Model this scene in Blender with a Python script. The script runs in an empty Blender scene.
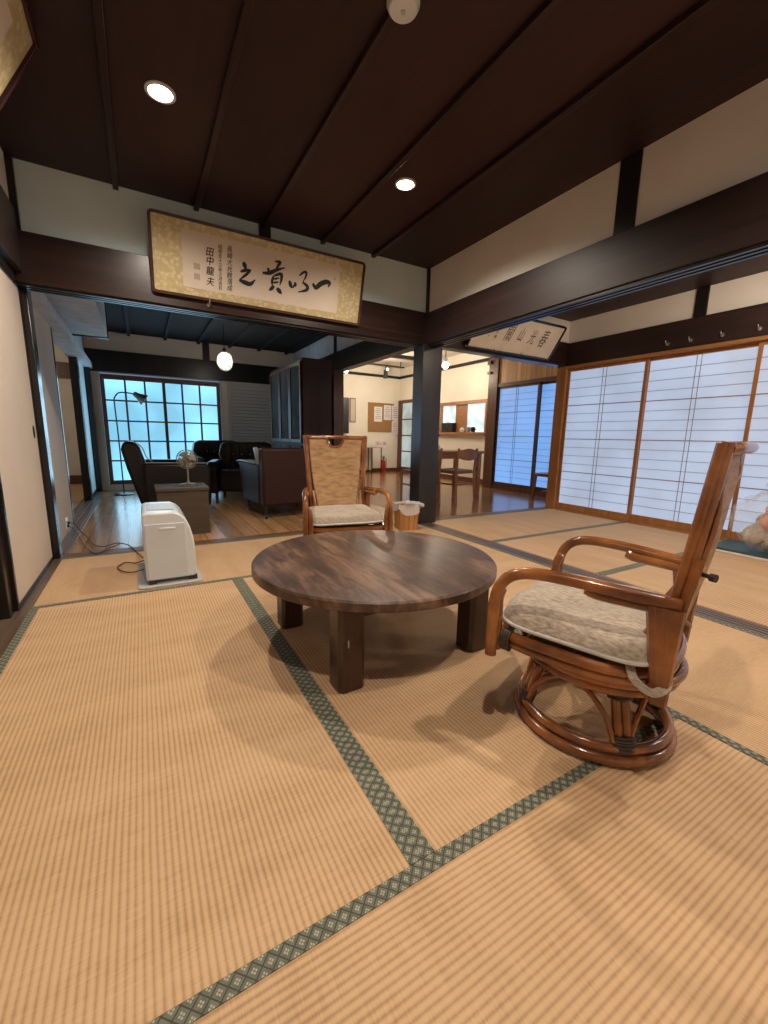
import bpy, bmesh, math, random
from mathutils import Vector, Matrix
random.seed(4)
PI = math.pi
C = bpy.context.scene.collection
SC = bpy.context.scene

# ------------------------------------------------------------------ materials
def _new(name):
    m = bpy.data.materials.new(name); m.use_nodes = True
    nt = m.node_tree; b = nt.nodes['Principled BSDF']
    return m, nt, b
def N(nt, t, **kw):
    n = nt.nodes.new(t)
    for k, v in kw.items(): setattr(n, k, v)
    return n
def L(nt, a, b): nt.links.new(a, b)
def coords(nt, scale=(1, 1, 1), rot=(0, 0, 0), kind='Object'):
    tc = N(nt, 'ShaderNodeTexCoord'); mp = N(nt, 'ShaderNodeMapping')
    mp.inputs['Scale'].default_value = scale; mp.inputs['Rotation'].default_value = rot
    L(nt, tc.outputs[kind], mp.inputs['Vector']); return mp.outputs['Vector']
def ramp(nt, fac, stops):
    r = N(nt, 'ShaderNodeValToRGB'); cr = r.color_ramp
    while len(cr.elements) < len(stops): cr.elements.new(.5)
    for e, (p, c) in zip(cr.elements, stops): e.position = p; e.color = (*c, 1)
    L(nt, fac, r.inputs['Fac']); return r.outputs['Color']
def bump(nt, b, h, strength, dist=.002):
    n = N(nt, 'ShaderNodeBump'); n.inputs['Strength'].default_value = strength; n.inputs['Distance'].default_value = dist
    L(nt, h, n.inputs['Height']); L(nt, n.outputs['Normal'], b.inputs['Normal'])
def plain(name, col, rough=.6, metal=0, nscale=30, nvar=.08, bmp=0, emis=None, estr=0, spec=None, coat=0):
    m, nt, b = _new(name)
    b.inputs['Roughness'].default_value = rough; b.inputs['Metallic'].default_value = metal
    if spec is not None: b.inputs['Specular IOR Level'].default_value = spec
    if coat: b.inputs['Coat Weight'].default_value = coat; b.inputs['Coat Roughness'].default_value = .1
    t = N(nt, 'ShaderNodeTexNoise'); t.inputs['Scale'].default_value = nscale; t.inputs['Detail'].default_value = 4
    L(nt, coords(nt), t.inputs['Vector'])
    lo = tuple(c * (1 - nvar) for c in col); hi = tuple(min(1, c * (1 + nvar)) for c in col)
    L(nt, ramp(nt, t.outputs['Fac'], [(.3, lo), (.7, hi)]), b.inputs['Base Color'])
    if bmp: bump(nt, b, t.outputs['Fac'], bmp)
    if emis: b.inputs['Emission Color'].default_value = (*emis, 1); b.inputs['Emission Strength'].default_value = estr
    return m
def wood(name, lo, hi, rough=.35, grain=(1, 1, 1), scale=6, bmp=.15, plank=None, coat=0, gap=.35):
    """grain: stretch (small value = along the grain). plank=(axis, width)"""
    m, nt, b = _new(name); b.inputs['Roughness'].default_value = rough
    if coat: b.inputs['Coat Weight'].default_value = coat; b.inputs['Coat Roughness'].default_value = .12
    v = coords(nt, grain)
    t = N(nt, 'ShaderNodeTexNoise'); t.inputs['Scale'].default_value = scale; t.inputs['Detail'].default_value = 7; t.inputs['Roughness'].default_value = .65
    t.inputs['Distortion'].default_value = .6
    src = v
    if plank:
        ax, w = plank
        tc = N(nt, 'ShaderNodeTexCoord'); sp = N(nt, 'ShaderNodeSeparateXYZ'); L(nt, tc.outputs['Object'], sp.inputs[0])
        d = N(nt, 'ShaderNodeMath', operation='DIVIDE'); d.inputs[1].default_value = w; L(nt, sp.outputs[ax], d.inputs[0])
        fl = N(nt, 'ShaderNodeMath', operation='FLOOR'); L(nt, d.outputs[0], fl.inputs[0])
        wn = N(nt, 'ShaderNodeTexWhiteNoise', noise_dimensions='1D'); L(nt, fl.outputs[0], wn.inputs['W'])
        ad = N(nt, 'ShaderNodeVectorMath', operation='MULTIPLY_ADD'); L(nt, wn.outputs['Color'], ad.inputs[0]); ad.inputs[1].default_value = (7, 7, 7); L(nt, v, ad.inputs[2])
        src = ad.outputs[0]
    L(nt, src, t.inputs['Vector'])
    col = ramp(nt, t.outputs['Fac'], [(.3, lo), (.68, hi)])
    if plank:
        fr = N(nt, 'ShaderNodeMath', operation='FRACT'); L(nt, d.outputs[0], fr.inputs[0])
        s = N(nt, 'ShaderNodeMath', operation='SUBTRACT'); L(nt, fr.outputs[0], s.inputs[0]); s.inputs[1].default_value = .5
        a = N(nt, 'ShaderNodeMath', operation='ABSOLUTE'); L(nt, s.outputs[0], a.inputs[0])
        g = N(nt, 'ShaderNodeMath', operation='GREATER_THAN'); L(nt, a.outputs[0], g.inputs[0]); g.inputs[1].default_value = .5 - .0025 / plank[1]
        mx = N(nt, 'ShaderNodeMix', data_type='RGBA'); L(nt, g.outputs[0], mx.inputs['Factor']); L(nt, col, mx.inputs['A'])
        mx.inputs['B'].default_value = (*[c * gap for c in lo], 1)
        hs = N(nt, 'ShaderNodeHueSaturation'); mr = N(nt, 'ShaderNodeMapRange'); mr.inputs['To Min'].default_value = .72; mr.inputs['To Max'].default_value = 1.22
        L(nt, wn.outputs['Value'], mr.inputs['Value']); L(nt, mr.outputs[0], hs.inputs['Value']); L(nt, mx.outputs['Result'], hs.inputs['Color'])
        col = hs.outputs['Color']
    L(nt, col, b.inputs['Base Color'])
    if bmp: bump(nt, b, t.outputs['Fac'], bmp)
    return m

M = {}
M['plaster'] = plain('plaster', (.80, .74, .67), .9, nscale=3, nvar=.05, bmp=.05)
M['plaster_cool'] = plain('plaster_cool', (.66, .80, .84), .9, nscale=3, nvar=.05, bmp=.05)
M['plaster_cream'] = plain('plaster_cream', (.84, .79, .68), .9, nscale=3, nvar=.03)
M['plaster_grey'] = plain('plaster_grey', (.58, .60, .64), .9, nscale=9, nvar=.14, bmp=.05)
M['fusuma_paper'] = plain('fusuma_paper', (.66, .56, .46), .85, nscale=2, nvar=.05)
M['blue_paper'] = plain('blue_paper', (.66, .80, .86), .8, nscale=2, nvar=.05)
M['black_lacquer'] = plain('black_lacquer', (.012, .010, .010), .22, nscale=6, nvar=.3)
M['beam_x'] = wood('beam_x', (.014, .006, .0045), (.038, .017, .012), .30, (.12, 3, 3), 8, .1)
M['beam_y'] = wood('beam_y', (.014, .006, .005), (.038, .017, .014), .46, (3, .12, 3), 8, .1)
M['beam_dark'] = wood('beam_dark', (.008, .007, .007), (.018, .015, .014), .35, (1, 1, .15), 8, .1)
M['pillar'] = wood('pillar', (.010, .009, .009), (.030, .024, .021), .30, (3, 3, .12), 9, .1)
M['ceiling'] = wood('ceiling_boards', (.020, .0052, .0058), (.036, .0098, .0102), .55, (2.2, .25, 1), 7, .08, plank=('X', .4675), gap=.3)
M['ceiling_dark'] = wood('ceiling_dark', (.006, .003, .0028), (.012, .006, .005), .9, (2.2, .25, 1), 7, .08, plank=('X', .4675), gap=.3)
M['batten'] = wood('batten', (.014, .004, .0035), (.028, .0085, .007), .4, (3, .15, 3), 7, .08)
M['wood_floor'] = wood('wood_floor', (.32, .155, .06), (.58, .33, .15), .27, (1.6, .14, 1), 7, .03, plank=('X', .145), coat=.2)
M['dining_floor'] = wood('dining_floor', (.26, .11, .04), (.46, .23, .09), .2, (1.6, .14, 1), 7, .03, plank=('X', .11), coat=.3)
M['corridor_floor'] = wood('corridor_floor', (.10, .045, .018), (.20, .10, .04), .3, (1.6, .14, 1), 7, .03, plank=('X', .12))
M['sill_wood'] = wood('sill_wood', (.075, .045, .028), (.17, .115, .075), .4, (3, .15, 3), 9, .1)
M['sill_dark'] = wood('sill_dark', (.10, .066, .05), (.19, .135, .105), .36, (3, .15, 3), 9, .1)
M['sill_x'] = wood('sill_x', (.10, .050, .022), (.20, .11, .05), .4, (.15, 3, 3), 9, .1)
M['shoji_wood'] = wood('shoji_wood', (.30, .12, .035), (.46, .21, .075), .4, (2, 2, .2), 7, .08)
M['shoji_rail'] = wood('shoji_rail', (.30, .13, .038), (.46, .22, .08), .4, (2, .2, 2), 7, .08)
M['kumiko'] = wood('kumiko', (.22, .15, .11), (.32, .23, .17), .5, (2, 2, 2), 7, 0)
M['pine'] = wood('pine', (.42, .20, .07), (.66, .40, .17), .45, (5, 5, .5), 3.2, .05, plank=('Y', .10))
M['red_wood'] = wood('red_wood', (.07, .026, .012), (.15, .06, .028), .4, (3, 3, .2), 7, .08)
M['lattice_wood'] = wood('lattice_wood', (.10, .045, .03), (.17, .08, .055), .45, (3, 3, .2), 7, .08)
M['cabinet'] = wood('cabinet_wood', (.020, .009, .007), (.045, .020, .014), .6, (3, 3, .2), 5, .08)
M['cabinet_glass'] = plain('cabinet_glass', (.05, .05, .05), .8, nscale=5, nvar=.5, spec=.2)
M['leather'] = plain('leather', (.010, .007, .0065), .40, nscale=60, nvar=.3, bmp=.15, spec=.35)
M['leather_red'] = plain('leather_red', (.030, .010, .007), .5, nscale=60, nvar=.25, bmp=.15, spec=.25)
M['leather_pale'] = plain('leather_pale', (.22, .24, .25), .35, nscale=40, nvar=.15)
M['crate_wood'] = wood('crate_wood', (.05, .034, .021), (.085, .060, .038), .6, (.3, 3, 3), 7, .1)
M['oak'] = wood('oak', (.28, .12, .045), (.45, .21, .085), .35, (.3, 3, 3), 6, .08)
M['chair_wood'] = wood('chair_wood', (.20, .08, .03), (.34, .15, .06), .35, (3, 3, .3), 6, .08)
M['bin_wood'] = wood('bin_wood', (.38, .15, .04), (.62, .30, .10), .4, (6, 6, .5), 5, .08, plank=('X', .05), gap=.5)
M['black'] = plain('black', (.012, .012, .013), .35)
M['black_matte'] = plain('black_matte', (.02, .018, .017), .6)
M['white_plastic'] = plain('white_plastic', (.68, .71, .73), .28, nscale=2, nvar=.02, coat=.2)
M['white_panel'] = plain('white_panel', (.60, .63, .65), .42, nscale=2, nvar=.02)
M['grey_plastic'] = plain('grey_plastic', (.50, .50, .49), .35, nscale=2, nvar=.02)
M['white_matte'] = plain('white_matte', (.75, .73, .70), .6, nscale=9, nvar=.04)
M['chrome'] = plain('chrome', (.7, .7, .7), .2, metal=1)
M['brass'] = plain('brass', (.32, .30, .24), .35, metal=.8, nvar=.2)
M['bronze'] = plain('bronze', (.16, .15, .12), .4, metal=.4, nvar=.3)
M['fan_grille'] = plain('fan_grille', (.34, .33, .29), .4, metal=.3, nscale=40, nvar=.3)
M['grey_paint'] = plain('grey_paint', (.42, .41, .38), .6)
M['binding'] = plain('binding', (.045, .030, .024), .5, nscale=140, nvar=.5, bmp=.5)
M['cord'] = plain('cord', (.07, .03, .018), .5)
M['cork'] = plain('cork', (.36, .19, .075), .9, nscale=220, nvar=.3)
M['paper'] = plain('paper', (.85, .82, .80), .9, nscale=8, nvar=.02)
M['paper_pink'] = plain('paper_pink', (.80, .74, .78), .9, nscale=8, nvar=.02)
M['print_grey'] = plain('print_grey', (.35, .33, .36), .9)
M['red'] = plain('red', (.42, .012, .02), .35)
M['sign_red'] = plain('sign_red', (.80, .04, .10), .5)
M['calli_paper'] = plain('calli_paper', (.62, .53, .43), .9, nscale=4, nvar=.05)
M['calli_paper_aged'] = plain('calli_paper_aged', (.74, .62, .46), .9, nscale=6, nvar=.07)
M['ink'] = plain('ink', (.012, .010, .010), .7)
M['ink_faded'] = plain('ink_faded', (.11, .085, .065), .8)
M['seal'] = plain('seal', (.40, .34, .27), .9, nscale=200, nvar=.2)
M['frame_wood'] = wood('frame_wood', (.035, .014, .0095), (.07, .03, .018), .25, (1, 1, 1), 7, .05)
M['frame_plum'] = plain('frame_plum', (.045, .010, .014), .25)
M['glove'] = plain('thing_orange', (.62, .23, .11), .8, nscale=25, nvar=.35, bmp=.6)
M['cloth_beige'] = plain('cloth_beige', (.50, .44, .35), .85, nscale=25, nvar=.3, bmp=.6)
M['teal'] = plain('teal', (.018, .060, .052), .45)
M['seat_grey'] = plain('seat_grey', (.24, .21, .20), .8, nscale=70, nvar=.2)
M['ceil_white'] = plain('ceil_white', (.62, .56, .48), .8, nscale=3, nvar=.03)
M['blind'] = plain('blind', (.60, .60, .62), .6, nscale=3, nvar=.04)
M['lamp_wood'] = wood('lamp_wood', (.22, .09, .035), (.36, .16, .06), .5, (.5, 3, 3), 6, .05)
M['white_metal'] = plain('white_metal', (.62, .62, .60), .4)

def brocade():
    m, nt, b = _new('gold_brocade'); b.inputs['Roughness'].default_value = .5; b.inputs['Metallic'].default_value = .25
    v = N(nt, 'ShaderNodeTexVoronoi'); v.inputs['Scale'].default_value = 32; L(nt, coords(nt), v.inputs['Vector'])
    t = N(nt, 'ShaderNodeTexNoise'); t.inputs['Scale'].default_value = 60; t.inputs['Detail'].default_value = 5; L(nt, coords(nt), t.inputs['Vector'])
    mx = N(nt, 'ShaderNodeMath', operation='MULTIPLY'); L(nt, v.outputs['Distance'], mx.inputs[0]); L(nt, t.outputs['Fac'], mx.inputs[1])
    L(nt, ramp(nt, mx.outputs[0], [(.06, (.66, .56, .34)), (.30, (.50, .40, .21))]), b.inputs['Base Color'])
    bump(nt, b, v.outputs['Distance'], .5, .003); return m
M['brocade'] = brocade()

def glow(name, col, strength, base=(.8, .8, .8), var=.12, scale=1.2, rough=.5):
    m, nt, b = _new(name); b.inputs['Roughness'].default_value = rough; b.inputs['Base Color'].default_value = (*base, 1)
    t = N(nt, 'ShaderNodeTexNoise'); t.inputs['Scale'].default_value = scale; t.inputs['Detail'].default_value = 2; L(nt, coords(nt), t.inputs['Vector'])
    L(nt, ramp(nt, t.outputs['Fac'], [(.35, tuple(c * (1 - var) for c in col)), (.65, tuple(c * (1 + var) for c in col))]), b.inputs['Emission Color'])
    b.inputs['Emission Strength'].default_value = strength
    return m
M['shoji_paper'] = glow('shoji_paper', (.38, .50, .70), .85, (.35, .35, .35), .10, 2)
M['shoji_blue'] = glow('shoji_blue', (.16, .38, .82), 1.0, (.2, .2, .2), .12, 1)
M['frosted_pane'] = glow('frosted_pane', (.25, .68, .95), 1.35, (.3, .3, .3), .35, 1.0, .3)
M['hatch_pane'] = glow('hatch_pane', (.55, .75, .80), 1.2, (.3, .3, .3), .3, 5)
M['door_pane'] = glow('door_pane', (.42, .56, .56), .6, (.3, .3, .3), .3, 3)
M['lamp_disc'] = glow('lamp_disc', (1, .80, .58), 30, (1, 1, 1), 0)
M['bulb'] = glow('bulb', (1, .93, .80), 22, (1, 1, 1), 0)
M['spot_face'] = glow('spot_face', (1, .85, .6), 6, (1, 1, 1), 0)

def glass(name, col=(1, 1, 1), rough=.05, alpha=.35):
    m, nt, b = _new(name); b.inputs['Base Color'].default_value = (*col, 1); b.inputs['Roughness'].default_value = rough
    b.inputs['Alpha'].default_value = alpha
    return m
M['plastic_film'] = glass('plastic_film', (.88, .88, .9), .15, .20)
M['bin_liner'] = glass('bin_liner', (.80, .80, .80), .25, .50)
M['clear_glass'] = glass('clear_glass', (.9, .95, 1), .03, .25)

def tatami():
    m, nt, b = _new('tatami_weave'); b.inputs['Roughness'].default_value = .62; b.inputs['Specular IOR Level'].default_value = .3
    tc = N(nt, 'ShaderNodeTexCoord'); sp = N(nt, 'ShaderNodeSeparateXYZ'); L(nt, tc.outputs['Object'], sp.inputs[0])
    nz = N(nt, 'ShaderNodeTexNoise'); nz.inputs['Scale'].default_value = 5; L(nt, tc.outputs['Object'], nz.inputs['Vector'])
    def mul(a, k):
        x = N(nt, 'ShaderNodeMath', operation='MULTIPLY'); L(nt, a, x.inputs[0]); x.inputs[1].default_value = k; return x.outputs[0]
    def op(o, a, bb):
        x = N(nt, 'ShaderNodeMath', operation=o); L(nt, a, x.inputs[0])
        if isinstance(bb, (int, float)): x.inputs[1].default_value = bb
        else: L(nt, bb, x.inputs[1])
        return x.outputs[0]
    s = op('ADD', mul(sp.outputs['X'], 2 * PI / .0132), mul(nz.outputs['Fac'], 1.6))
    sn = N(nt, 'ShaderNodeMath', operation='SINE'); L(nt, s, sn.inputs[0])
    s01 = op('ADD', mul(sn.outputs[0], .5), .5)
    rib = op('POWER', s01, .6)
    # fine rushes across the mat
    v2 = coords(nt, (14, 420, 1)); n2 = N(nt, 'ShaderNodeTexNoise'); n2.inputs['Scale'].default_value = 1; n2.inputs['Detail'].default_value = 3; L(nt, v2, n2.inputs['Vector'])
    v3 = coords(nt, (1.3, 6, 1)); n3 = N(nt, 'ShaderNodeTexNoise'); n3.inputs['Scale'].default_value = 1.2; n3.inputs['Detail'].default_value = 4; L(nt, v3, n3.inputs['Vector'])
    v4 = coords(nt, (40, 75, 1)); n4 = N(nt, 'ShaderNodeTexVoronoi'); n4.inputs['Scale'].default_value = 1; L(nt, v4, n4.inputs['Vector'])
    rib = op('SUBTRACT', rib, mul(n4.outputs['Distance'], .22))
    f = op('ADD', op('ADD', mul(rib, .32), mul(n2.outputs['Fac'], .40)), mul(n3.outputs['Fac'], .45))
    L(nt, ramp(nt, f, [(.32, (.42, .250, .125)), (.62, (.635, .410, .225)), (.95, (.73, .51, .31))]), b.inputs['Base Color'])
    h = op('ADD', rib, mul(n2.outputs['Fac'], .5))
    bump(nt, b, h, .40, .0014)
    return m
def edge_band():
    m, nt, b = _new('tatami_border_cloth'); b.inputs['Roughness'].default_value = .7
    tc = N(nt, 'ShaderNodeTexCoord'); sp = N(nt, 'ShaderNodeSeparateXYZ'); L(nt, tc.outputs['Object'], sp.inputs[0])
    def op(o, a, bb=None):
        x = N(nt, 'ShaderNodeMath', operation=o)
        if isinstance(a, (int, float)): x.inputs[0].default_value = a
        else: L(nt, a, x.inputs[0])
        if bb is not None:
            if isinstance(bb, (int, float)): x.inputs[1].default_value = bb
            else: L(nt, bb, x.inputs[1])
        return x.outputs[0]
    p = .0135
    u = op('DIVIDE', sp.outputs['X'], p); v = op('DIVIDE', sp.outputs['Y'], p)
    a = op('ADD', u, v); c = op('SUBTRACT', u, v)            # turned 45 degrees: diamonds
    a = op('MULTIPLY', a, .5); c = op('MULTIPLY', c, .5)
    ua = op('ABSOLUTE', op('SUBTRACT', op('FRACT', op('ADD', a, 100)), .5))
    va = op('ABSOLUTE', op('SUBTRACT', op('FRACT', op('ADD', c, 100)), .5))
    mx = op('MAXIMUM', ua, va); mn = op('MINIMUM', ua, va)
    line = op('GREATER_THAN', mx, .44)
    # four-petalled motif in the middle of each diamond, petals on the u/v axes
    fu = op('ABSOLUTE', op('SUBTRACT', ua, .12)); fv = op('ABSOLUTE', op('SUBTRACT', va, .12))
    petal = op('LESS_THAN', op('MAXIMUM', fu, fv), .085)
    nz = N(nt, 'ShaderNodeTexNoise'); nz.inputs['Scale'].default_value = 90; L(nt, tc.outputs['Object'], nz.inputs['Vector'])
    def mix(f, A, B):
        x = N(nt, 'ShaderNodeMix', data_type='RGBA')
        L(nt, f, x.inputs['Factor'])
        if isinstance(A, tuple): x.inputs['A'].default_value = (*A, 1)
        else: L(nt, A, x.inputs['A'])
        x.inputs['B'].default_value = (*B, 1); return x.outputs['Result']
    base = ramp(nt, nz.outputs['Fac'], [(.3, (.11, .115, .080)), (.7, (.18, .185, .135))])
    c1 = mix(line, base, (.05, .05, .035)); c2 = mix(petal, c1, (.42, .40, .29))
    L(nt, c2, b.inputs['Base Color']); bump(nt, b, petal, .3, .0006)
    return m
M['tatami'] = tatami(); M['edge'] = edge_band()

def table_mat():
    m, nt, b = _new('stained_table_wood'); b.inputs['Roughness'].default_value = .42
    b.inputs['Coat Weight'].default_value = .08; b.inputs['Coat Roughness'].default_value = .25
    v = coords(nt, (1.1, .16, .5), (0, 0, math.radians(12)))
    t = N(nt, 'ShaderNodeTexNoise'); t.inputs['Scale'].default_value = 22; t.inputs['Detail'].default_value = 8; t.inputs['Roughness'].default_value = .7; t.inputs['Distortion'].default_value = .8
    L(nt, v, t.inputs['Vector'])
    v2 = coords(nt, (1, .5, 1), (0, 0, math.radians(12)))
    t2 = N(nt, 'ShaderNodeTexNoise'); t2.inputs['Scale'].default_value = 5; t2.inputs['Detail'].default_value = 5; L(nt, v2, t2.inputs['Vector'])
    ad = N(nt, 'ShaderNodeMath', operation='ADD'); L(nt, t.outputs['Fac'], ad.inputs[0]); L(nt, t2.outputs['Fac'], ad.inputs[1])
    hf = N(nt, 'ShaderNodeMath', operation='MULTIPLY'); L(nt, ad.outputs[0], hf.inputs[0]); hf.inputs[1].default_value = .5
    L(nt, ramp(nt, hf.outputs[0], [(.38, (.022, .011, .009)), (.49, (.078, .040, .026)), (.61, (.225, .130, .082))]), b.inputs['Base Color'])
    bump(nt, b, t.outputs['Fac'], .12); return m
M['table'] = table_mat()
M['table_leg'] = wood('table_leg', (.022, .007, .004), (.055, .020, .012), .28, (3, 3, .25), 6, .08, coat=.2)
def rattan():
    m, nt, b = _new('rattan_cane'); b.inputs['Roughness'].default_value = .22; b.inputs['Coat Weight'].default_value = .5; b.inputs['Coat Roughness'].default_value = .1
    t = N(nt, 'ShaderNodeTexNoise'); t.inputs['Scale'].default_value = 9; t.inputs['Detail'].default_value = 6; L(nt, coords(nt, (1, 1, 1)), t.inputs['Vector'])
    L(nt, ramp(nt, t.outputs['Fac'], [(.3, (.11, .033, .010)), (.52, (.245, .083, .021)), (.72, (.40, .155, .045))]), b.inputs['Base Color'])
    bump(nt, b, t.outputs['Fac'], .15, .003); return m
M['rattan'] = rattan()
def cane_weave():
    m, nt, b = _new('woven_cane'); b.inputs['Roughness'].default_value = .5
    w1 = N(nt, 'ShaderNodeTexWave', wave_type='BANDS', bands_direction='X'); w1.inputs['Scale'].default_value = 42; w1.inputs['Distortion'].default_value = 1.2
    w2 = N(nt, 'ShaderNodeTexWave', wave_type='BANDS', bands_direction='Z'); w2.inputs['Scale'].default_value = 55; w2.inputs['Distortion'].default_value = 1.2
    co = coords(nt); L(nt, co, w1.inputs['Vector']); L(nt, co, w2.inputs['Vector'])
    t = N(nt, 'ShaderNodeTexNoise'); t.inputs['Scale'].default_value = 18; t.inputs['Detail'].default_value = 5; L(nt, coords(nt, (1, 1, 3)), t.inputs['Vector'])
    mu = N(nt, 'ShaderNodeMath', operation='MULTIPLY'); L(nt, w1.outputs['Fac'], mu.inputs[0]); L(nt, w2.outputs['Fac'], mu.inputs[1])
    m2 = N(nt, 'ShaderNodeMath', operation='MULTIPLY_ADD'); L(nt, mu.outputs[0], m2.inputs[0]); m2.inputs[1].default_value = .45
    L(nt, t.outputs['Fac'], m2.inputs[2])
    L(nt, ramp(nt, m2.outputs[0], [(.3, (.20, .095, .035)), (.6, (.42, .235, .10)), (.95, (.56, .36, .18))]), b.inputs['Base Color'])
    bump(nt, b, mu.outputs[0], .5, .002); return m
M['cane'] = cane_weave()
def linen():
    m, nt, b = _new('linen_cushion'); b.inputs['Roughness'].default_value = .9; b.inputs['Sheen Weight'].default_value = .2
    t = N(nt, 'ShaderNodeTexNoise'); t.inputs['Scale'].default_value = 170; t.inputs['Detail'].default_value = 4; L(nt, coords(nt, (1, .35, 1)), t.inputs['Vector'])
    t2 = N(nt, 'ShaderNodeTexNoise'); t2.inputs['Scale'].default_value = 9; L(nt, coords(nt), t2.inputs['Vector'])
    ad = N(nt, 'ShaderNodeMath', operation='MULTIPLY_ADD'); L(nt, t2.outputs['Fac'], ad.inputs[0]); ad.inputs[1].default_value = .35; L(nt, t.outputs['Fac'], ad.inputs[2])
    L(nt, ramp(nt, ad.outputs[0], [(.42, (.21, .165, .120)), (.85, (.50, .42, .325))]), b.inputs['Base Color'])
    bump(nt, b, t.outputs['Fac'], .4, .001); return m
M['linen'] = linen()
M['piping'] = plain('piping', (.55, .53, .50), .7)

# ------------------------------------------------------------------ mesh builder
class MB:
    def __init__(s): s.v = []; s.f = []
    def add(s, vs, fs):
        o = len(s.v); s.v += [tuple(v) for v in vs]; s.f += [tuple(i + o for i in f) for f in fs]; return s
    def box(s, x0, x1, y0, y1, z0, z1, R=None):
        vs = [(x, y, z) for z in (z0, z1) for x, y in ((x0, y0), (x1, y0), (x1, y1), (x0, y1))]
        if R is not None: vs = [R @ Vector(v) for v in vs]
        return s.add(vs, [(3, 2, 1, 0), (4, 5, 6, 7), (0, 1, 5, 4), (1, 2, 6, 5), (2, 3, 7, 6), (3, 0, 4, 7)])
    def bar(s, p, q, w, h, up=(0, 0, 1)):
        p = Vector(p); q = Vector(q); d = (q - p).normalized(); u = Vector(up)
        a = d.cross(u).normalized(); b = a.cross(d).normalized()
        vs = []
        for c in (p, q):
            for i, j in ((-1, -1), (1, -1), (1, 1), (-1, 1)): vs.append(c + a * i * w / 2 + b * j * h / 2)
        return s.add(vs, [(0, 1, 2, 3), (7, 6, 5, 4), (0, 4, 5, 1), (1, 5, 6, 2), (2, 6, 7, 3), (3, 7, 4, 0)])
    def tube(s, pts, r, seg=10, closed=False, squash=1.0):
        pts = [Vector(p) for p in pts]; n = len(pts)
        rs = r if isinstance(r, (list, tuple)) else [r] * n
        vs = []; prev = None
        for i, p in enumerate(pts):
            if closed: t = (pts[(i + 1) % n] - pts[i - 1])
            else: t = pts[min(i + 1, n - 1)] - pts[max(i - 1, 0)]
            t.normalize()
            if prev is None:
                a = t.cross(Vector((0, 0, 1)))
                if a.length < .05: a = t.cross(Vector((0, 1, 0)))
            else:
                a = prev - t * prev.dot(t)
            a.normalize(); prev = a; b = t.cross(a)
            for k in range(seg):
                an = 2 * PI * k / seg; vs.append(p + (a * math.cos(an) + b * math.sin(an) * squash) * rs[i])
        fs = []
        m = n if closed else n - 1
        for i in range(m):
            for k in range(seg):
                k2 = (k + 1) % seg; j = (i + 1) % n
                fs.append((i * seg + k2, i * seg + k, j * seg + k, j * seg + k2))
        if not closed:
            fs.append(tuple(range(seg))); fs.append(tuple(reversed(range((n - 1) * seg, n * seg))))
        return s.add(vs, fs)
    def cyl(s, p, q, r0, r1=None, seg=16): return s.tube([p, q], [r0, r0 if r1 is None else r1], seg)
    def lathe(s, prof, c=(0, 0, 0), seg=32, cap=True):
        vs = []; c = Vector(c)
        for r, z in prof:
            for k in range(seg): a = 2 * PI * k / seg; vs.append(c + Vector((r * math.cos(a), r * math.sin(a), z)))
        fs = []
        for i in range(len(prof) - 1):
            for k in range(seg): k2 = (k + 1) % seg; fs.append((i * seg + k, i * seg + k2, (i + 1) * seg + k2, (i + 1) * seg + k))
        if cap: fs.append(tuple(reversed(range(seg)))); fs.append(tuple(range((len(prof) - 1) * seg, len(prof) * seg)))
        return s.add(vs, fs)
    def prism(s, poly, O, U, V, D):
        """2D polygon at O + u*U + v*V, extruded by D"""
        O, U, V, D = map(Vector, (O, U, V, D)); n = len(poly)
        vs = [O + U * u + V * v for u, v in poly]; vs += [v + D for v in vs]
        fs = [tuple(range(n)), tuple(reversed(range(n, 2 * n)))] + [(i, i + n, (i + 1) % n + n, (i + 1) % n) for i in range(n)]
        return s.add(vs, fs)
    def grid(s, nu, nv, fn):
        vs = [fn(i / nu, j / nv) for j in range(nv + 1) for i in range(nu + 1)]
        fs = [(j * (nu + 1) + i, j * (nu + 1) + i + 1, (j + 1) * (nu + 1) + i + 1, (j + 1) * (nu + 1) + i) for j in range(nv) for i in range(nu)]
        return s.add(vs, fs)
    def ball(s, c, rx, ry=None, rz=None, nu=16, nv=10, fn=None):
        ry = ry or rx; rz = rz or rx; c = Vector(c)
        vs = []; fs = []
        for j in range(1, nv):
            th = PI * j / nv
            for i in range(nu):
                ph = 2 * PI * i / nu; k = 1 if fn is None else fn(th, ph)
                vs.append(c + Vector((rx * math.sin(th) * math.cos(ph), ry * math.sin(th) * math.sin(ph), -rz * math.cos(th))) * k)
        b = len(vs); vs.append(c + Vector((0, 0, -rz))); vs.append(c + Vector((0, 0, rz)))
        for j in range(nv - 2):
            for i in range(nu):
                i2 = (i + 1) % nu; fs.append((j * nu + i, j * nu + i2, (j + 1) * nu + i2, (j + 1) * nu + i))
        for i in range(nu):
            i2 = (i + 1) % nu; fs.append((b, i2, i)); fs.append((b + 1, (nv - 2) * nu + i, (nv - 2) * nu + i2))
        return s.add(vs, fs)
    def make(s, name, mat, parent=None, bevel=0, smooth=35, subsurf=0, solidify=0, kind=None, rz=0, loc=None):
        me = bpy.data.meshes.new(name); me.from_pydata([tuple(v) for v in s.v], [], s.f)
        bm = bmesh.new(); bm.from_mesh(me); bmesh.ops.recalc_face_normals(bm, faces=bm.faces); bm.to_mesh(me); bm.free()
        me.materials.append(M[mat] if isinstance(mat, str) else mat)
        if smooth:
            me.shade_smooth(); me.set_sharp_from_angle(angle=math.radians(smooth))
        o = bpy.data.objects.new(name, me); C.objects.link(o)
        if loc: o.location = loc
        if rz: o.rotation_euler.z = rz
        if parent: o.parent = parent
        if solidify: m = o.modifiers.new('s', 'SOLIDIFY'); m.thickness = solidify; m.offset = 0
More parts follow.
